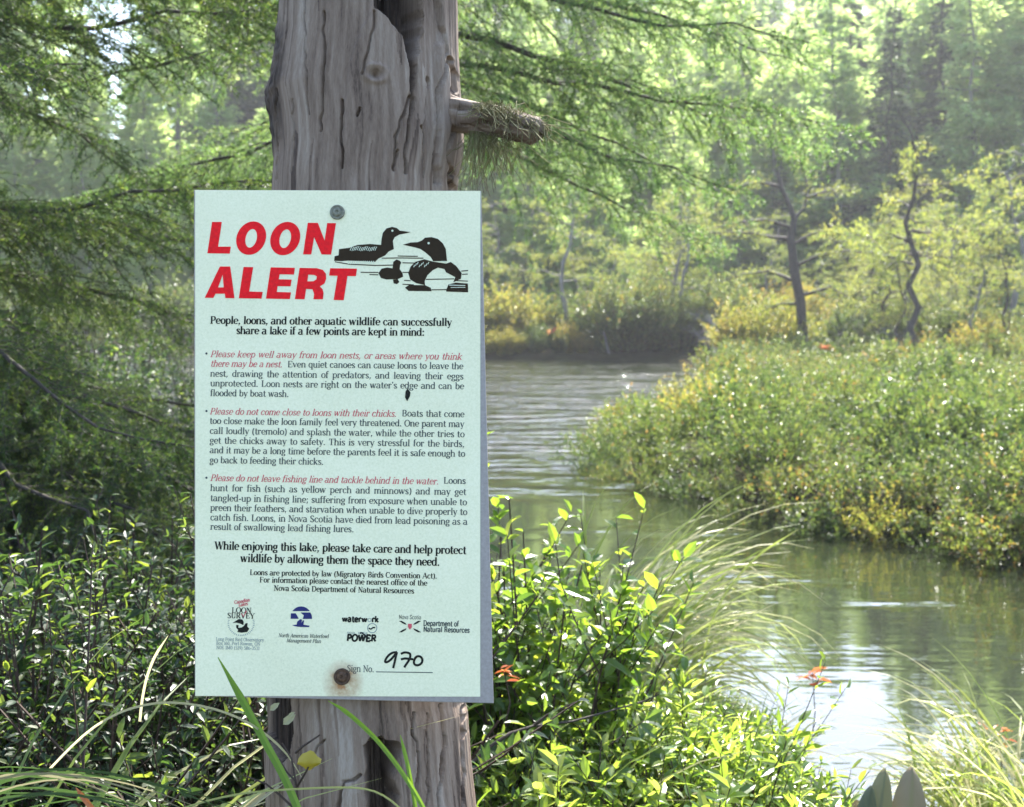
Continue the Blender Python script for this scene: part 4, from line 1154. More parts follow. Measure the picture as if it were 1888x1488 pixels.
for px, d, s, c, w in bank_specs:
    k = int(rs.integers(0, 4)); x = sx(px, d)
    lab = ("yellow orange" if c == 'g' else "olive green") + " rounded bush " + words_[w]
    grp = ("yellow orange" if c == 'g' else "olive green") + " bushes " + words_[w]
    loc = (x, d, gz(x, d) - .05)
    if (k, c) not in roots:
        st, fo = bank_src[k]
        roots[(k, c)] = thing_from("bank_bush", lab, "bush", st, fo, M["twig"], M["gold" if c == 'g' else "heath"], loc, rs.uniform(0, 6), grp)
        roots[(k, c)].scale = (s * 1.1, s * 1.1, s)
    else:
        dup(roots[(k, c)], loc, RZ_(), (s * 1.1, s * 1.1, s), lab, grp)

# ------------------------------------------------------------------ stunted larches on the bog
def tree_root(name, label, cat, wd, cr, wm, cm, loc, group=None, smooth=True):
    r = empty(name, loc, rs.uniform(0, 6)); tag(r, label, cat, group)
    wd.build("trunk", [wm], r, smooth=smooth)
    if cr is not None: cr.build("crown", [cm], r)
    return r
scrub_src = [scrub_tree_mb(200 + k, 3.6, 1.7, limbs=17, card=.075, cw=.02, per=48) for k in range(5)]
scrub_roots = {}
scrubs = []
for i in range(30):
    d = rs.uniform(26, 44); px = rs.uniform(900, 1960)
    scrubs.append((px, d, rs.choice([.45, .6, .8, 1.0, 1.35, 1.6])))
for px, d, s in ((1066, 41, 1.0), (960, 40, .9), (1140, 42, 1.0), (1600, 31, 1.1), (1690, 30, 1.0), (1725, 34, 1.2), (1860, 27, .9), (1560, 33, 1.05), (1330, 36, .9), (1420, 40, 1.1)): scrubs.append((px, d, s))
for i, (px, d, s) in enumerate(scrubs):
    px = px + 190 if 1390 < px < 1570 and d < 37 else px
    k = i % 5; x = sx(px, d); far = d > 36
    if shore_d(x, d) < .4: d = 37 + (i % 5); x = sx(px, d); far = True
    lab = "thin stunted larch with yellow green needles " + ("in the bog beyond the far bank" if far else "on the bog behind the peninsula")
    grp = "stunted larches " + ("beyond the far bank" if far else "behind the peninsula")
    loc = (x, d, gz(x, d) - .05)
    if k not in scrub_roots:
        wd, cr = scrub_src[k]
        scrub_roots[k] = tree_root("stunted_larch", lab, "tree", wd, cr, M["bark"] if k % 2 else M["grey_bark"], M["tamarack"], loc, grp)
        scrub_roots[k].scale = (s, s, s)
    else: dup(scrub_roots[k], loc, RZ_(), s * np.array([1, 1, rs.uniform(.9, 1.15)]), lab, grp)
# the crooked one that stands out
wd, cr = MB(), MB()
d0 = 29.0
base = np.array([sx(1478, d0), d0, 0]); base[2] = gz(base[0], base[1]) - .05
def fp(px, py, dd_=0.0): return at(px, py, d0 / math.cos(PITCH) + dd_) - base
tr_pts = [fp(1484, 665), fp(1480, 620), fp(1476, 560), fp(1468, 520), fp(1462, 480), fp(1458, 440), fp(1464, 405), fp(1458, 385), fp(1440, 345), fp(1432, 310), fp(1430, 292)]
tube(wd, tr_pts, [.15, .13, .125, .12, .115, .10, .085, .065, .055, .045, .03], 7, 0, .5)
limb_px = [[(1464, 405), (1484, 380), (1490, 350), (1480, 300), (1466, 280)], [(1458, 440), (1420, 437), (1390, 430), (1340, 428), (1290, 430)], [(1468, 490), (1510, 470), (1560, 462), (1600, 468)],
           [(1462, 450), (1500, 430), (1530, 425), (1580, 432)], [(1476, 560), (1440, 560), (1400, 575)], [(1462, 420), (1410, 405), (1360, 410), (1320, 420)], [(1440, 345), (1400, 335), (1360, 345), (1330, 362)], [(1486, 365), (1530, 350), (1570, 352)],
           [(1476, 545), (1530, 530), (1560, 545)], [(1470, 520), (1420, 500), (1370, 505), (1330, 520)]]
rng_ = np.random.default_rng(77); pp_, pd_, pt_ = [], [], []
for lp in limb_px:
    dz = rng_.uniform(-1.2, 1.2)
    Q = np.array([fp(a, b, dz * i / len(lp)) for i, (a, b) in enumerate(lp)])
    tube(wd, Q, np.linspace(.05, .014, len(Q)), 5, 0, .5)
    tt = rng_.uniform(.25, 1, 260) * (len(Q) - 1)
    p = np.stack([np.interp(tt, np.arange(len(Q)), Q[:, k]) for k in range(3)], 1) + rng_.normal(0, .12, (260, 3)) * [1, 2.2, .7]
    pp_.append(p); pd_.append(rng_.normal(0, 1, (260, 3)) * [1, 1, .5]); pt_.append(np.clip(rng_.normal(.65, .2, 260), 0, 1))
    for q in range(10):
        u = rng_.uniform(.3, 1) * (len(Q) - 1); p0 = np.array([np.interp(u, np.arange(len(Q)), Q[:, k]) for k in range(3)])
        tube(wd, p0 + unit(rng_.normal(0, 1, 3) + [0, 0, .2]) * rng_.uniform(.2, .55) * np.linspace(0, 1, 4)[:, None], [.009, .007, .006, .004], 3, 0, .5)
p = np.concatenate(pp_); leaves(cr, p, unit(np.concatenate(pd_)), rand_unit(rng_, len(p)), .09 * rng_.uniform(.6, 1.3, len(p)), .024, 0, np.concatenate(pt_), "card", fold=.2)
t_ = empty("crooked_larch", base)
tag(t_, "crooked dark trunked larch with forked top standing alone behind the peninsula", "tree")
wd.build("trunk", [M["bark"]], t_, smooth=True); cr.build("crown", [M["tamarack"]], t_)

# bare grey brush
bare_src = [bare_mb(300 + k, 2.2, n0=5, spread=.55, depth=5, r0=.018).mesh("bare_brush", [M["pale_twig"]]) for k in range(3)]
for px, d, s in ((1330, 33, .8), (1290, 36, 1.0), (1550, 31, .8), (1620, 33, 1.0), (1700, 36, 1.2), (1800, 30, .75), (1660, 29, .55), (1540, 30.5, .7), (1120, 39, .9), (1010, 40, 1.0), (330, 13, .55), (390, 14, .6), (180, 15, .6)):
    x = sx(px, d)
    where = "beside the far larches" if px > 900 else "on the near bank behind the spruce boughs"
    put_mesh("bare_brush", bare_src[int(px) % 3], (x, d, gz(x, d) - .05), rs.uniform(0, 6), s, "leafless grey twiggy brush " + where, "bush", "grey brush " + where)

# ------------------------------------------------------------------ the wood behind
far_src = {
 'l': [conifer_mb(400 + k, 15, 3.7, whorl=.5, per=7, droop=.15, card=.34, cw=.10, dens=34, z0=.05, open_=.05, lift=.1) for k in range(3)],
 's': [conifer_mb(420 + k, 14, 2.3, whorl=.42, per=6, droop=.35, card=.30, cw=.09, dens=48, z0=.06) for k in range(2)]}
far_roots = {}
far = []
for row, (d0, d1, n, s0, s1) in enumerate(((48, 55, 24, .5, .8), (54, 62, 24, .85, 1.15), (64, 76, 24, 1.1, 1.5), (80, 95, 22, 1.5, 2.0))):
    for i in range(n):
        px = -160 + (2200) * (i + rs.uniform(.1, .9)) / n; d = rs.uniform(d0, d1)
        far.append((px, d, rs.uniform(s0, s1), 'l' if rs.uniform() < .85 else 's', row))
for i in range(26):
    d = rs.uniform(104, 118); far.append((800 + 1000 * (i + rs.uniform(.2, .8)) / 26, d, 1.0, 'l', 3))
far += [(1640, 50, .95, 's', 0), (1715, 53, 1.05, 's', 0), (1600, 58, 1.1, 'l', 1), (1800, 52, 1.0, 'l', 0), (1880, 50, 1.05, 'l', 0), (1560, 52, .95, 'l', 0), (1765, 50, 1.05, 'l', 0), (1840, 54, 1.15, 'l', 0), (1950, 49, 1.05, 'l', 0), (1680, 54, .9, 'l', 0), (1430, 54, .85, 'l', 0), (1250, 50, .6, 'l', 0), (1100, 51, .62, 'l', 0), (980, 50, .6, 'l', 0), (1180, 56, .7, 'l', 0), (1340, 56, .75, 'l', 0), (910, 54, .7, 'l', 0), (1480, 56, 1.0, 'l', 1), (1330, 58, 1.05, 'l', 1)]
for i, (px, d, s, c, row) in enumerate(far):
    k = i % len(far_src[c]); x = sx(px, d); loc = (x, d, gz(x, d) - .1)
    if row > 0: s = (1.2 + d * math.tan(R(rs.uniform(13.0, 14.4) if 1380 < px < 1690 else rs.uniform(12.8, 14.6) if 860 < px < 1380 else rs.uniform(14, 20)))) / (15 if c == 'l' else 14)
    if d > 102: s = (1.2 + d * math.tan(R(rs.uniform(13.8, 14.5) if 1360 < px < 1720 else rs.uniform(14.6, 15.6)))) / 15 * np.array([1.5, 1.5, 1])
    if 60 < px < 330 and row > 0: s *= .62
    kind = "pale green larch" if c == 'l' else "dark spruce"
    wh = ("in the front row of the wood", "in the second row of the wood", "deep in the wood", "at the back of the wood")[row]
    lab, grp = f"tall {kind} {wh}", f"{kind} trees {wh}"
    if (c, k) not in far_roots:
        wd, cr = far_src[c][k]
        far_roots[(c, k)] = tree_root("larch_tree" if c == 'l' else "spruce_tree", lab, "tree", wd, cr, M["grey_bark"] if c == 'l' else M["bark"], M["far"] if c == 'l' else M["dark_far"], loc, grp)
        far_roots[(c, k)].scale = (s, s, s)
    else: dup(far_roots[(c, k)], loc, RZ_(), tuple(s * np.array([rs.uniform(.9, 1.15), rs.uniform(.9, 1.15), 1])), lab, grp)

# ------------------------------------------------------------------ the two conifers close by, bough by bough
def bough_set(seed0, n, mat, **kw):
    out = []
    for k in range(n):
        wd, nd = bough_mb(seed0 + k, **kw); b = wd.build("bough", [M["bark"]], smooth=True); nd.build("needles", [mat], b)
        out.append(b)
    return out

def near_conifer(name, label, x, y, h, tr, boughs, specs, lean=(0, 0)):
    z = gz(x, y) - .1
    r = empty(name, (x, y, z)); tag(r, label, "tree")
    mb = MB(); t = np.linspace(0, 1, 20)
    P = np.stack([lean[0] * t, lean[1] * t, t * h], 1)
    tube(mb, P, np.interp(t, [0, 1], [tr, .01]), 12, 0, .5); mb.build("trunk", [M["bark"]], r, smooth=True)
    used = set()
    for (bz, az, s, pitch_, k) in specs:
        u = (bz - z) / h; p = (lean[0] * u, lean[1] * u, bz - z)
        src = boughs[k % len(boughs)]
        rot = (rs.normal(0, .12), R(-pitch_), R(az))
        if k % len(boughs) not in used:
            used.add(k % len(boughs)); b = src; b.parent = r; b.location = p; b.rotation_euler = rot; b.scale = (s,) * 3
        else: dup(src, p, rot, s, parent=r)
    return r

bs = bough_set(500, 4, M["spruce"], L=1.7, needle=.018, nw=.0034, dens=280, sag=.16, hang=.30, side_len=.32, step=.034, rough=.16)
spec = []
kk = 0
for bz, az, s, pt in ((2.62, -8, 1.1, 2), (2.78, 18, 1.15, 6), (2.50, -34, 1.0, -4), (2.9, -20, 1.2, 4), (1.96, -14, 1.05, 6), (1.88, 10, 1.1, 5), (1.74, -26, 1.1, -10), (1.66, 6, 1.05, -12), (1.52, -18, 1.1, -16), (1.45, 14, 1.0, -12),
                      (1.36, -6, 1.1, -14), (1.22, -32, 1.0, -10), (1.16, 20, 1.1, -12), (1.02, -10, 1.1, -10), (.92, 8, 1.0, -6), (.8, -22, 1.1, -4), (3.2, -14, 1.2, -2), (3.3, 10, 1.2, 0), (3.7, -6, 1.2, -4), (3.6, -40, 1.1, -4), (4.1, 4, 1.1, -4), (4.4, -24, 1.0, -4), (3.0, 45, 1.1, 0), (3.5, 60, 1.0, 0),  # the highest boughs, above the view, are added to shade the shrubs below
                      (2.0, 150, 1.0, -6), (2.8, 200, 1.0, -4), (1.5, 240, 1.0, -8), (2.3, 100, 1.0, -4), (1.2, 120, 1.0, -8), (1.9, 60, 1.0, -8), (2.5, 70, 1.0, -6), (1.3, 50, 1.0, -10),
                      (1.6, 30, 1.0, -10), (1.4, -36, 1.0, -12), (1.3, 2, 1.15, -10), (1.1, 30, 1.05, -10), (.95, -30, 1.05, -6), (1.05, 5, 1.2, -10), (.85, 22, 1.1, -4), (1.25, -22, 1.15, -12), (1.5, -2, 1.1, -10), (.75, 0, 1.1, 0), (1.8, 34, 1.0, -8), (2.7, -48, 1.0, 0), (3.1, 30, 1.1, 0)):
    spec.append((bz, az, s, pt, kk)); kk += 1
near_conifer("near_spruce", "dark needled spruce beside the dead trunk, its boughs drooping toward the sign", -2.35, 4.25, 6.0, .10, bs, spec)
bl = bough_set(520, 4, M["larch"], L=2.0, needle=.022, nw=.0044, dens=190, sag=.28, hang=.40, side_len=.34, step=.055, rough=.14)
spec = []; kk = 0
for bz, az, s, pt in ((3.35, -4, 1.05, 2), (3.2, 12, 1.1, 4), (3.05, -16, 1.0, 2), (2.95, 4, 1.15, -2), (2.8, -8, 1.1, -3), (2.75, 18, 1.0, -4), (2.6, -22, .9, -4), (2.5, 6, .9, -8), (3.6, 2, 1.1, 4), (3.7, -18, 1.0, 2), (3.9, 16, 1.0, 4), (3.5, 30, .9, 2), 
                      (3.4, 170, 1.0, 0), (3.0, 195, 1.0, -4), (2.7, 160, 1.0, -6), (3.8, 185, 1.0, 2), (2.5, 200, .9, -8), (4.2, 0, 1.0, 2), (4.3, 30, .9, 0), (4.4, 180, .9, 0), (3.3, 90, .9, 0), (3.8, 80, .9, 0), (2.8, 60, .9, -6), (2.9, 120, .9, -4), (4.7, 10, .8, 0), (4.9, -20, .7, 0)):
    spec.append((bz, az, s, pt, kk)); kk += 1
near_conifer("near_larch", "feathery green larch behind the dead trunk, long boughs drooping over the water", -.62, 6.1, 6.4, .085, bl, spec)

# ------------------------------------------------------------------ bushes on the near bank
# 1. leafy bush just past the sign
br = empty("leafy_bush", (sx(985, 2.35), 2.35, gz(sx(985, 2.35), 2.35) - .03)); tag(br, "tall leafy bush with glossy yellow green leaves beside the lower half of the sign", "bush")
st, fo = shrub_mesh("leafy_bush", 607, .84, .27, 48, 26, .052, .024, None, "leaf", t0=.08, up=.6, stem_r=.004, side=3, fold=.18)
st.build("stems", [M["twig"]], br); fo.build("foliage", [M["bush"]], br)
# 2. shaded thicket under the spruce
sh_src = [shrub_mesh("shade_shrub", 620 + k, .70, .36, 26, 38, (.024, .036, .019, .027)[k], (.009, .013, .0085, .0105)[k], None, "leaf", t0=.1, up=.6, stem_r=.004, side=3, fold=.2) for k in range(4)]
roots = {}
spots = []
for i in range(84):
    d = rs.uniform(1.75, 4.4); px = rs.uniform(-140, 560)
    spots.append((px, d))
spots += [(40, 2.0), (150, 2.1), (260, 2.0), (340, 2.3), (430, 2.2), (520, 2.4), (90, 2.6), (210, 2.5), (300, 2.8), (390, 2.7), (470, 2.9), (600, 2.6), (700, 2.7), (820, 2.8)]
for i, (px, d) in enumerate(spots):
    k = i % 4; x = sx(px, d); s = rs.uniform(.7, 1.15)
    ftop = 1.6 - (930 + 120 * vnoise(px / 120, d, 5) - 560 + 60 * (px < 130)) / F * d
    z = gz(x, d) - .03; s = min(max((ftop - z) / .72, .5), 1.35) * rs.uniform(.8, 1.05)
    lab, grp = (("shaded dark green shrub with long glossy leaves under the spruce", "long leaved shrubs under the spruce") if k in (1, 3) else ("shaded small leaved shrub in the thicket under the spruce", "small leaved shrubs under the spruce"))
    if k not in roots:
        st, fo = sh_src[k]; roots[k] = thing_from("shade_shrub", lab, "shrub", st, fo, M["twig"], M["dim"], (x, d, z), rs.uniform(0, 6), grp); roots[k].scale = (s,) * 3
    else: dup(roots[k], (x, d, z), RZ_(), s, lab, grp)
# sunny shrubs further back on that bank
for i, (px, d, s) in enumerate(((60, 8, 1.5), (180, 9, 1.6), (300, 8.4, 1.3), (420, 9.6, 1.4), (120, 11, 1.8), (250, 12, 1.9), (20, 12, 2.1), (360, 12.5, 1.6), (-60, 9, 1.7), (460, 7.5, 1.2), (90, 6.3, 1.1), (230, 6.6, 1.1), (350, 6.4, 1.0))):
    x = sx(px, d); dup(roots[i % 4], (x, d, gz(x, d) - .03), RZ_(), s, "sunlit green shrub on the bank behind the spruce boughs", "sunlit shrubs behind the spruce boughs")
for o in list(SC.objects):
    pass
# 3. fresh green plants between the trunk and the water
fb_src = [shrub_mesh("marsh_plant", 660 + k, .44, .19, 18, 24, (.042, .05, .036)[k], (.011, .0095, .014)[k], None, "leaf", t0=.05, up=.9, stem_r=.0022, side=2, fold=.2) for k in range(3)]
roots = {}
def bank_edge(x):                # how far out the near bank reaches at this x
    ys_ = np.arange(2, 6.5, .05); g = land_height(np.full(ys_.shape, x), ys_); w = np.nonzero(g < 0)[0]
    return ys_[w[0]] if len(w) else 6.5
n = 0; tries = 0; placed = []
while n < 230 and tries < 40000:
    tries += 1
    d = rs.uniform(1.9, 5.2); px = rs.uniform(860, 1560); x = sx(px, d)
    lim = np.interp(px, [860, 1000, 1150, 1300, 1400, 1470, 1540], [1290, 1235, 1205, 1225, 1295, 1385, 1500]) + 15
    if d > bank_edge(x) - .05: continue
    if any((x - a) ** 2 + (d - b) ** 2 < .010 for a, b in placed): continue
    z = gz(x, d) - .03; ftop = 1.6 - (lim - 560) / F * d; hh = ftop - z if px > 1340 else max(ftop - z, .14)
    if hh < .06: continue
    placed.append((x, d)); k = n % 3; s = min(hh / .46, 1.5) * rs.uniform(.75, 1.02)
    lab, grp = ("bright green narrow leaved marsh plant crowding the bank beside the trunk", "marsh plants crowding the bank")
    if k not in roots:
        st, fo = fb_src[k]; roots[k] = thing_from("marsh_plant", lab, "plant", st, fo, M["twig"], M["forb"], (x, d, z), rs.uniform(0, 6), grp); roots[k].scale = (s,) * 3
    else: dup(roots[k], (x, d, z), RZ_(), s, lab, grp)
    n += 1
# 4. sedges
sg = [sedge_mb(700 + k, 46, 1.0, .0155, .08, wind=(1.1, .1), droop=1.2, dry=.35) for k in range(3)]
sr = []
def sedge(k, px, d, s, lab, grp, rz=0.0):
    x = sx(px, d); loc = (x, d, gz(x, d) - .02)
    if len(sr) <= k:
        o = sg[k].build("sedge_tuft", [M["sedge"]]); o.location = loc; o.rotation_euler = (0, 0, rz); o.scale = (s,) * 3; tag(o, lab, "sedge", grp); sr.append(o)
    else: dup(sr[k], loc, (0, 0, rz), s, lab, grp)
la, ga = "arching sedge tuft with pale drooping tips at the water edge behind the leafy bush", "sedge tufts behind the leafy bush"
for k, px, d, s, rz in ((0, 1075, 4.1, .92, 0), (1, 1120, 4.0, .95, .15), (2, 1165, 3.9, .84, -.2), (1, 1105, 3.5, .75, .3), (2, 1180, 3.4, .62, 0), (0, 1050, 3.7, .88, -.3), (2, 1130, 3.7, .8, .1), (0, 1220, 3.6, .6, .1)): sedge(k, px, d, s, la, ga, rz)
lb_, gb = "leaning sedge tuft overhanging the bright glare on the water", "sedge tufts by the glare"
for k, px, d, s, rz in ((1, 1940, 3.2, .66, 2.8), (2, 1880, 3.2, .58, 2.7), (0, 1820, 3.1, .5, 2.9), (1, 1750, 3.05, .42, .2), (0, 1980, 2.9, .66, 2.7), (1, 1850, 2.9, .48, 2.2), (2, 1910, 3.0, .5, .3), (0, 1420, 3.2, .36, 0), (1, 1350, 3.1, .4, .4)): sedge(k, px, d, s, lb_, gb, rz)
lc, gc = "shaded long bladed sedge tuft arching low across the dark thicket", "shaded sedge tufts by the thicket"
for k, px, d, s, rz in ((0, -120, 1.35, .85, 0.1), (1, -60, 1.25, .8, -.1), (2, 40, 1.3, .75, .2), (1, 980, 2.1, .6, 0), (2, 1050, 2.3, .65, .3)):
    if px < 500: sedge(k, px, d, s, lc, gc, rz)
    else: sedge(k, px, d, s, "green sedge tuft rising from the marsh plants beside the trunk", "sedge tufts beside the trunk", rz)

# ------------------------------------------------------------------ single blades and twigs before the sign
def blade(name, label, pts, w, tint, mat="blade", cat="grass blade"):
    P = np.array([at(*p) for p in pts]); t = np.linspace(0, 1, len(P)); u = np.linspace(0, 1, 24)
    Q = np.stack([np.interp(u, t, P[:, k]) for k in range(3)], 1)
    for _ in range(4): Q[1:-1] = (Q[:-2] + 2 * Q[1:-1] + Q[2:]) / 4
    b0 = Q[0].copy(); Q = Q - b0
    T = unit(np.gradient(Q, axis=0)); S = unit(np.cross(T, [0, -1.0, .2])); N = np.cross(S, T)
    ww = w * np.minimum(1, (1 - u) * 5 + .12)
    V = np.concatenate([Q - S * ww[:, None] / 2 + N * ww[:, None] * .2, Q, Q + S * ww[:, None] / 2 + N * ww[:, None] * .2]); n = len(Q); i = np.arange(n - 1); F_ = []
    for o in (0, n): F_ += [np.stack([o + i, o + i + 1, o + n + i + 1], 1), np.stack([o + i, o + n + i + 1, o + n + i], 1)]
    mb = MB(); mb.add(V, np.concatenate(F_), 0, np.tile(np.clip(tint + .3 * np.clip(u - .9, 0, 1) * 10 * .5, 0, 1), 3))
    o = mb.build(name, [M[mat]]); o.location = b0; tag(o, label, cat); return o
blade("grass_stalk", "wide bright green grass blade crossing the lower corner of the sign", [(640, 1720, 1.02), (575, 1560, 1.08), (535, 1450, 1.12), (490, 1370, 1.15), (450, 1295, 1.18), (402, 1212, 1.2)], .0072, .45)
blade("grass_stalk", "dull green grass blade leaning across the hole at the foot of the trunk", [(860, 1700, 1.0), (790, 1500, 1.08), (740, 1420, 1.12), (695, 1362, 1.15), (640, 1312, 1.17), (605, 1292, 1.18)], .0042, .3)
blade("grass_stalk", "short green grass blade standing before the hole in the trunk", [(790, 1640, 1.05), (765, 1480, 1.1), (752, 1410, 1.12), (738, 1355, 1.13)], .0036, .35)
blade("grass_stalk", "thin dry stalk bowed in an arch under the corner of the sign", [(90, 1420, 1.22), (160, 1345, 1.2), (230, 1305, 1.18), (310, 1290, 1.17), (400, 1305, 1.16), (470, 1335, 1.16), (530, 1385, 1.16), (560, 1440, 1.15)], .0022, .95, "sedge", "grass")
blade("grass_stalk", "pale dry stalk curving upright in the thicket beside the sign", [(258, 1330, 1.5), (262, 1290, 1.5), (270, 1250, 1.5), (285, 1210, 1.5), (310, 1172, 1.5)], .0032, .95, "sedge", "grass")
blade("grass_stalk", "long thin stalk arching low across the foot of the trunk", [(250, 1520, 1.1), (370, 1478, 1.1), (450, 1460, 1.1), (540, 1455, 1.1), (640, 1450, 1.1), (700, 1455, 1.1), (750, 1500, 1.1), (780, 1540, 1.1)], .0018, .7, "sedge", "grass")
blade("grass_stalk", "upright long blade crossing the water toward the peninsula", [(1290, 1330, 3.6), (1300, 1170, 3.6), (1340, 1085, 3.6), (1400, 1020, 3.6), (1472, 976, 3.6)], .006, .5, "sedge", "grass")
blade("grass_stalk", "orange tipped blade poking up from the shaded sedge", [(200, 1530, 1.1), (170, 1490, 1.1), (140, 1452, 1.1)], .005, .95, "red_leaf")

def low_sedge():
    rg = np.random.default_rng(41); mb = MB(); base = at(-330, 1760, 1.15)
    for q in range(18):
        j = rg.normal(0, 1, 4); d = 1.15 + rg.uniform(-.12, .22)
        yt = 1405 + abs(j[0]) * 30; xt = rg.uniform(20, 190); xe = xt + rg.uniform(120, 420); ye = yt + (xe - xt) * rg.uniform(.18, .5)
        pts = np.array([at(-330 + j[1] * 25, 1760, 1.15), at(-160 + j[2] * 22, 1560 + j[3] * 14, d), at(xt - 160, yt + 22, d), at(xt, yt, d), at((xt + xe) / 2, yt + (ye - yt) * .35, d), at(xe, ye, d - .04)])
        u = np.linspace(0, 1, 16); t = np.linspace(0, 1, 6); Q = np.stack([np.interp(u, t, pts[:, k]) for k in range(3)], 1)
        for _ in range(4): Q[1:-1] = (Q[:-2] + 2 * Q[1:-1] + Q[2:]) / 4
        Q = Q - base; T = unit(np.gradient(Q, axis=0)); N = unit(np.cross(np.cross(T, [0, 1.0, .4]), T) + rg.normal(0, .25, 3)); S = unit(np.cross(T, N))
        w = rg.uniform(.0016, .0032) * np.minimum(1, (1 - u) * 3 + .05); n = 16; i = np.arange(n - 1)
        V = np.concatenate([Q - S * w[:, None] / 2, Q + S * w[:, None] / 2])
        mb.add(V, np.concatenate([np.stack([i, i + 1, n + i + 1], 1), np.stack([i, n + i + 1, n + i], 1)]), 0, 1.0 if rg.uniform() < .25 else rg.uniform(0, .2))
    o = mb.build("sedge_tuft", [M["shade_toned_sedge"]]); o.location = base
    tag(o, "low fan of long arching sedge blades in front of the shaded thicket", "sedge")
low_sedge()

def curled_plant():
    base = at(560, 1620, 1.14)
    r = empty("yellow_leaf_twig", base); tag(r, "thin bare twig with one curled yellow leaf before the foot of the trunk", "twig")
    mb = MB()
    for pts in ([(560, 1620, 1.14), (552, 1500, 1.14), (545, 1440, 1.14), (538, 1400, 1.15), (520, 1370, 1.16)], [(548, 1450, 1.14), (566, 1420, 1.13), (572, 1405, 1.13)], [(545, 1440, 1.14), (530, 1425, 1.15), (515, 1400, 1.16)], [(552, 1500, 1.14), (515, 1465, 1.14), (490, 1445, 1.14), (450, 1430, 1.14)], [(545, 1388, 1.15), (560, 1375, 1.14), (590, 1355, 1.14)]):
        P = np.array([at(*p) for p in pts]) - base; tube(mb, P, np.linspace(.0013, .0007, len(P)), 4, 0, .5)
    mb.build("stem", [M["twig"]], r)
    lm = MB(); p0 = at(550, 1408, 1.13) - base
    u, v = np.meshgrid(np.linspace(0, 1, 7), np.linspace(-1, 1, 7)); rg = np.random.default_rng(3)
    wd = np.sin(np.pi * np.clip(u * .92 + .06, 0, 1)) ** .8 * rg.uniform(.72, 1.1, u.shape)
    X = u * .022 - .001; Z = v * .0095 * wd + .002 * u; Y = .007 * np.abs(v) ** 1.5 - .004 * u + rg.normal(0, .0008, u.shape)
    V = np.stack([X, Y, Z], -1).reshape(-1, 3) + p0; i = (np.arange(6)[:, None] * 7 + np.arange(6)[None]).ravel()
    lm.add(V, np.concatenate([np.stack([i, i + 1, i + 8], 1), np.stack([i, i + 8, i + 7], 1)]), 0, .5); lm.build("leaf", [M["yellow_leaf"]], r, smooth=True)
    wl = MB()
    for px, py, q in ((498, 1310, .006), (522, 1336, .008), (532, 1322, .004)):
        leaves(wl, [at(px, py, 1.15) - base], [[.6, .1, .5]], [[0, -1, .4]], q * 1.8, q, 0, 1.0, "leaf")
    wl.build("dry_bract", [M["lichen"]], r)
curled_plant()

def thick_leaf_plant():
    base = at(1640, 1800, .95)
    r = empty("thick_leaf_plant", base); tag(r, "two broad thick grey green leaves standing up at the bottom edge near the glare", "plant")
    mb = MB()
    tube(mb, [(0, 0, 0), at(1640, 1660, .95) - base, at(1636, 1560, .95) - base], [.003, .0026, .002], 6); mb.build("stem", [M["twig"]], r, smooth=True)
    for (bx, by, tx, ty, w, tn, dy) in ((1606, 1590, 1636, 1421, .0112, .35, .0), (1672, 1600, 1686, 1419, .0145, .12, .01), (1588, 1580, 1606, 1448, .0085, 1.0, -.006)):
        b0 = at(bx, by, .95 + dy) - base; t0 = at(tx, ty, .95 + dy) - base; ax = t0 - b0; ln = np.linalg.norm(ax); ax = ax / ln
        sd = unit(np.cross(ax, [0, 1, 0])); nn = np.cross(sd, ax)
        u, v = np.meshgrid(np.linspace(0, 1, 15), np.linspace(-1, 1, 9))
        wd = w * np.clip(np.sin(np.pi * np.clip(u, 0, 1) ** .85) ** .62, .02, 1)
        cup = .30 * w * np.abs(v) ** 1.5
        V = b0 + (u * ln)[..., None] * ax + (v * wd)[..., None] * sd + (cup + .10 * ln * (u - .3) ** 2 * (1 if tn < .9 else -1))[..., None] * nn
        top = V.reshape(-1, 3); bot = top + nn * .0009; i = (np.arange(8)[:, None] * 15 + np.arange(14)[None]).ravel(); n = len(top)
        lm = MB(); q = np.concatenate([np.stack([i, i + 1, i + 16], 1), np.stack([i, i + 16, i + 15], 1)])
        tv = np.clip(tn + .30 * (np.abs(v) < .05) - .10 * np.abs(np.sin(u * 26 + np.abs(v) * 6)) ** 6 - .1 * (u > .93), 0, 1).ravel()
        lm.add(np.concatenate([top, bot]), np.concatenate([q, q[:, ::-1] + n]), 0, np.concatenate([tv, tv])); lm.build("leaf", [M["thick_leaf"]], r, smooth=True)
thick_leaf_plant()

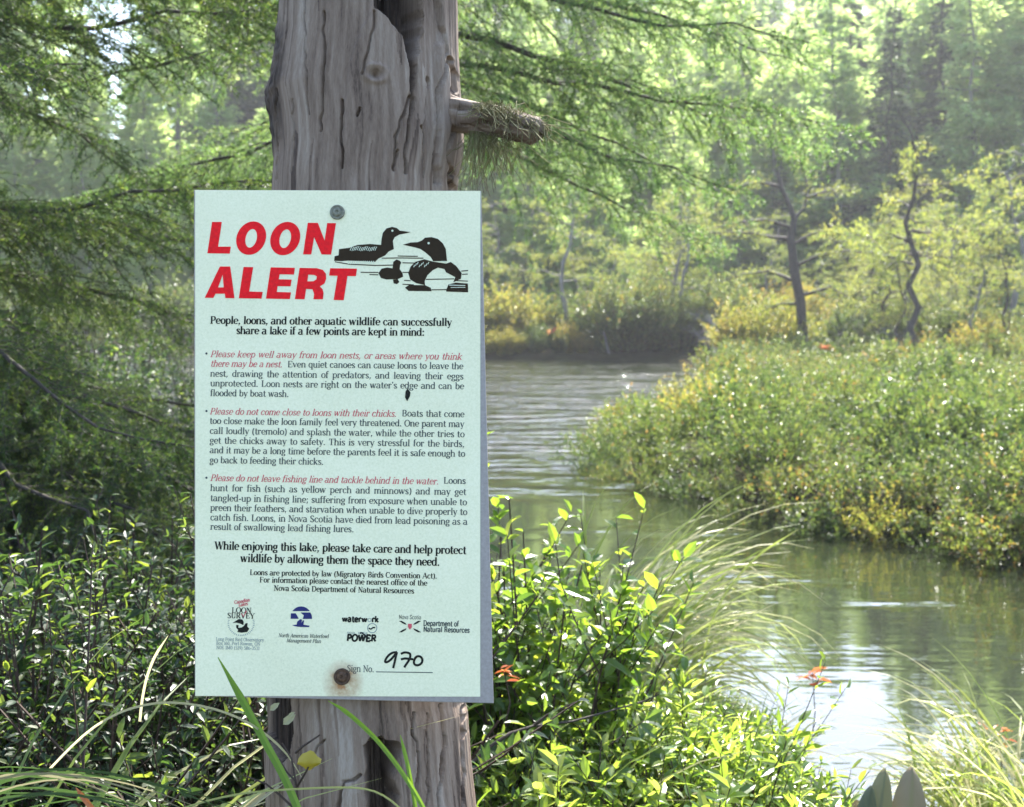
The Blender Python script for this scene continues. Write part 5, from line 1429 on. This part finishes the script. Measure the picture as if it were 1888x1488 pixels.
def dark_twig():
    mb = MB(); base = at(872, 1405, 2.0)
    for pts in ([(872, 1405, 2.0), (905, 1375, 2.0), (940, 1352, 2.0), (985, 1338, 2.05), (1055, 1330, 2.1), (1120, 1312, 2.15), (1190, 1292, 2.2), (1215, 1280, 2.2)], [(985, 1338, 2.05), (1010, 1318, 2.03), (1060, 1295, 2.0)]):
        P = np.array([at(*p) for p in pts]) - base; tube(mb, P, np.linspace(.0032, .0012, len(P)), 5, 0, .3)
    o = mb.build("dark_twig", [M["bark"]], smooth=True); o.location = base; tag(o, "dark bare twig lying across the marsh plants beside the trunk", "twig")
dark_twig()
def red_sprig(name, label, px, py, d, s, mat="red_leaf", n=9):
    rg = np.random.default_rng(int(px)); mb = MB(); base = at(px, py, d)
    P = [np.array([0, 0, 0]), np.array([.01, 0, .10 * s]), np.array([0, 0, .22 * s])]
    r = empty(name, base - np.array([0, 0, .22 * s])); tag(r, label, "sprig"); tube(mb, P, [.002, .0016, .001], 4); mb.build("stem", [M["twig"]], r)
    lm = MB(); D = rg.normal(0, 1, (n, 3)) * [1, 1, .4] + [0, 0, .3]
    leaves(lm, np.tile([[0, 0, .21 * s]], (n, 1)) + rg.normal(0, .012, (n, 3)), D, rg.normal(0, .4, (n, 3)) + [0, 0, 1], .055 * s, .013 * s, 0, rg.uniform(.2, 1, n), "leaf"); lm.build("leaves", [M[mat]], r)
red_sprig("red_sprig", "red leaved sprig at the water edge beside the glare", 1498, 1240, 3.6, 1.0)
red_sprig("red_sprig", "orange red sprig among the sedges past the glare", 1842, 1352, 3.2, .7)
red_sprig("red_sprig", "reddish sprig low in the leafy bush beside the sign", 930, 1240, 2.15, .45)
red_sprig("red_sprig", "small red leaved shrub tip on the crest of the peninsula", 1310, 712, 22, 2.6, n=24)
red_sprig("red_sprig", "red tinged shrub tip on the far bank by the water", 1018, 612, 36, 4.0, n=22)
red_sprig("red_sprig", "upright red sprig at the foot of the crooked larch", 1520, 640, 27, 3.0, n=24)

# ------------------------------------------------------------------ the air
def haze():
    mb = MB(); x0, x1, y0, y1, z0, z1 = -140, 140, -45, 390, -1.5, 34
    V = [(x, y, z) for z in (z0, z1) for x, y in ((x0, y0), (x1, y0), (x1, y1), (x0, y1))]
    T = [(0, 2, 1), (0, 3, 2), (4, 5, 6), (4, 6, 7)]
    for i in range(4):
        k = (i + 1) % 4; T += [(i, k, 4 + k), (i, 4 + k, 4 + i)]
    mb.add(V, T)
    m = bpy.data.materials.new("hazy_air"); m.use_nodes = True; nt = m.node_tree
    nt.nodes.remove(nt.nodes["Principled BSDF"])
    pv = nt.nodes.new("ShaderNodeVolumePrincipled")
    pv.inputs["Color"].default_value = (.93, .95, 1, 1); pv.inputs["Density"].default_value = 0.0008; pv.inputs["Anisotropy"].default_value = 0.35
    nt.links.new(pv.outputs[0], nt.nodes["Material Output"].inputs["Volume"])
    o = mb.build("haze", [m]); o["kind"] = "stuff"; o["label"] = "thin pale haze in the sunlit air"
haze()
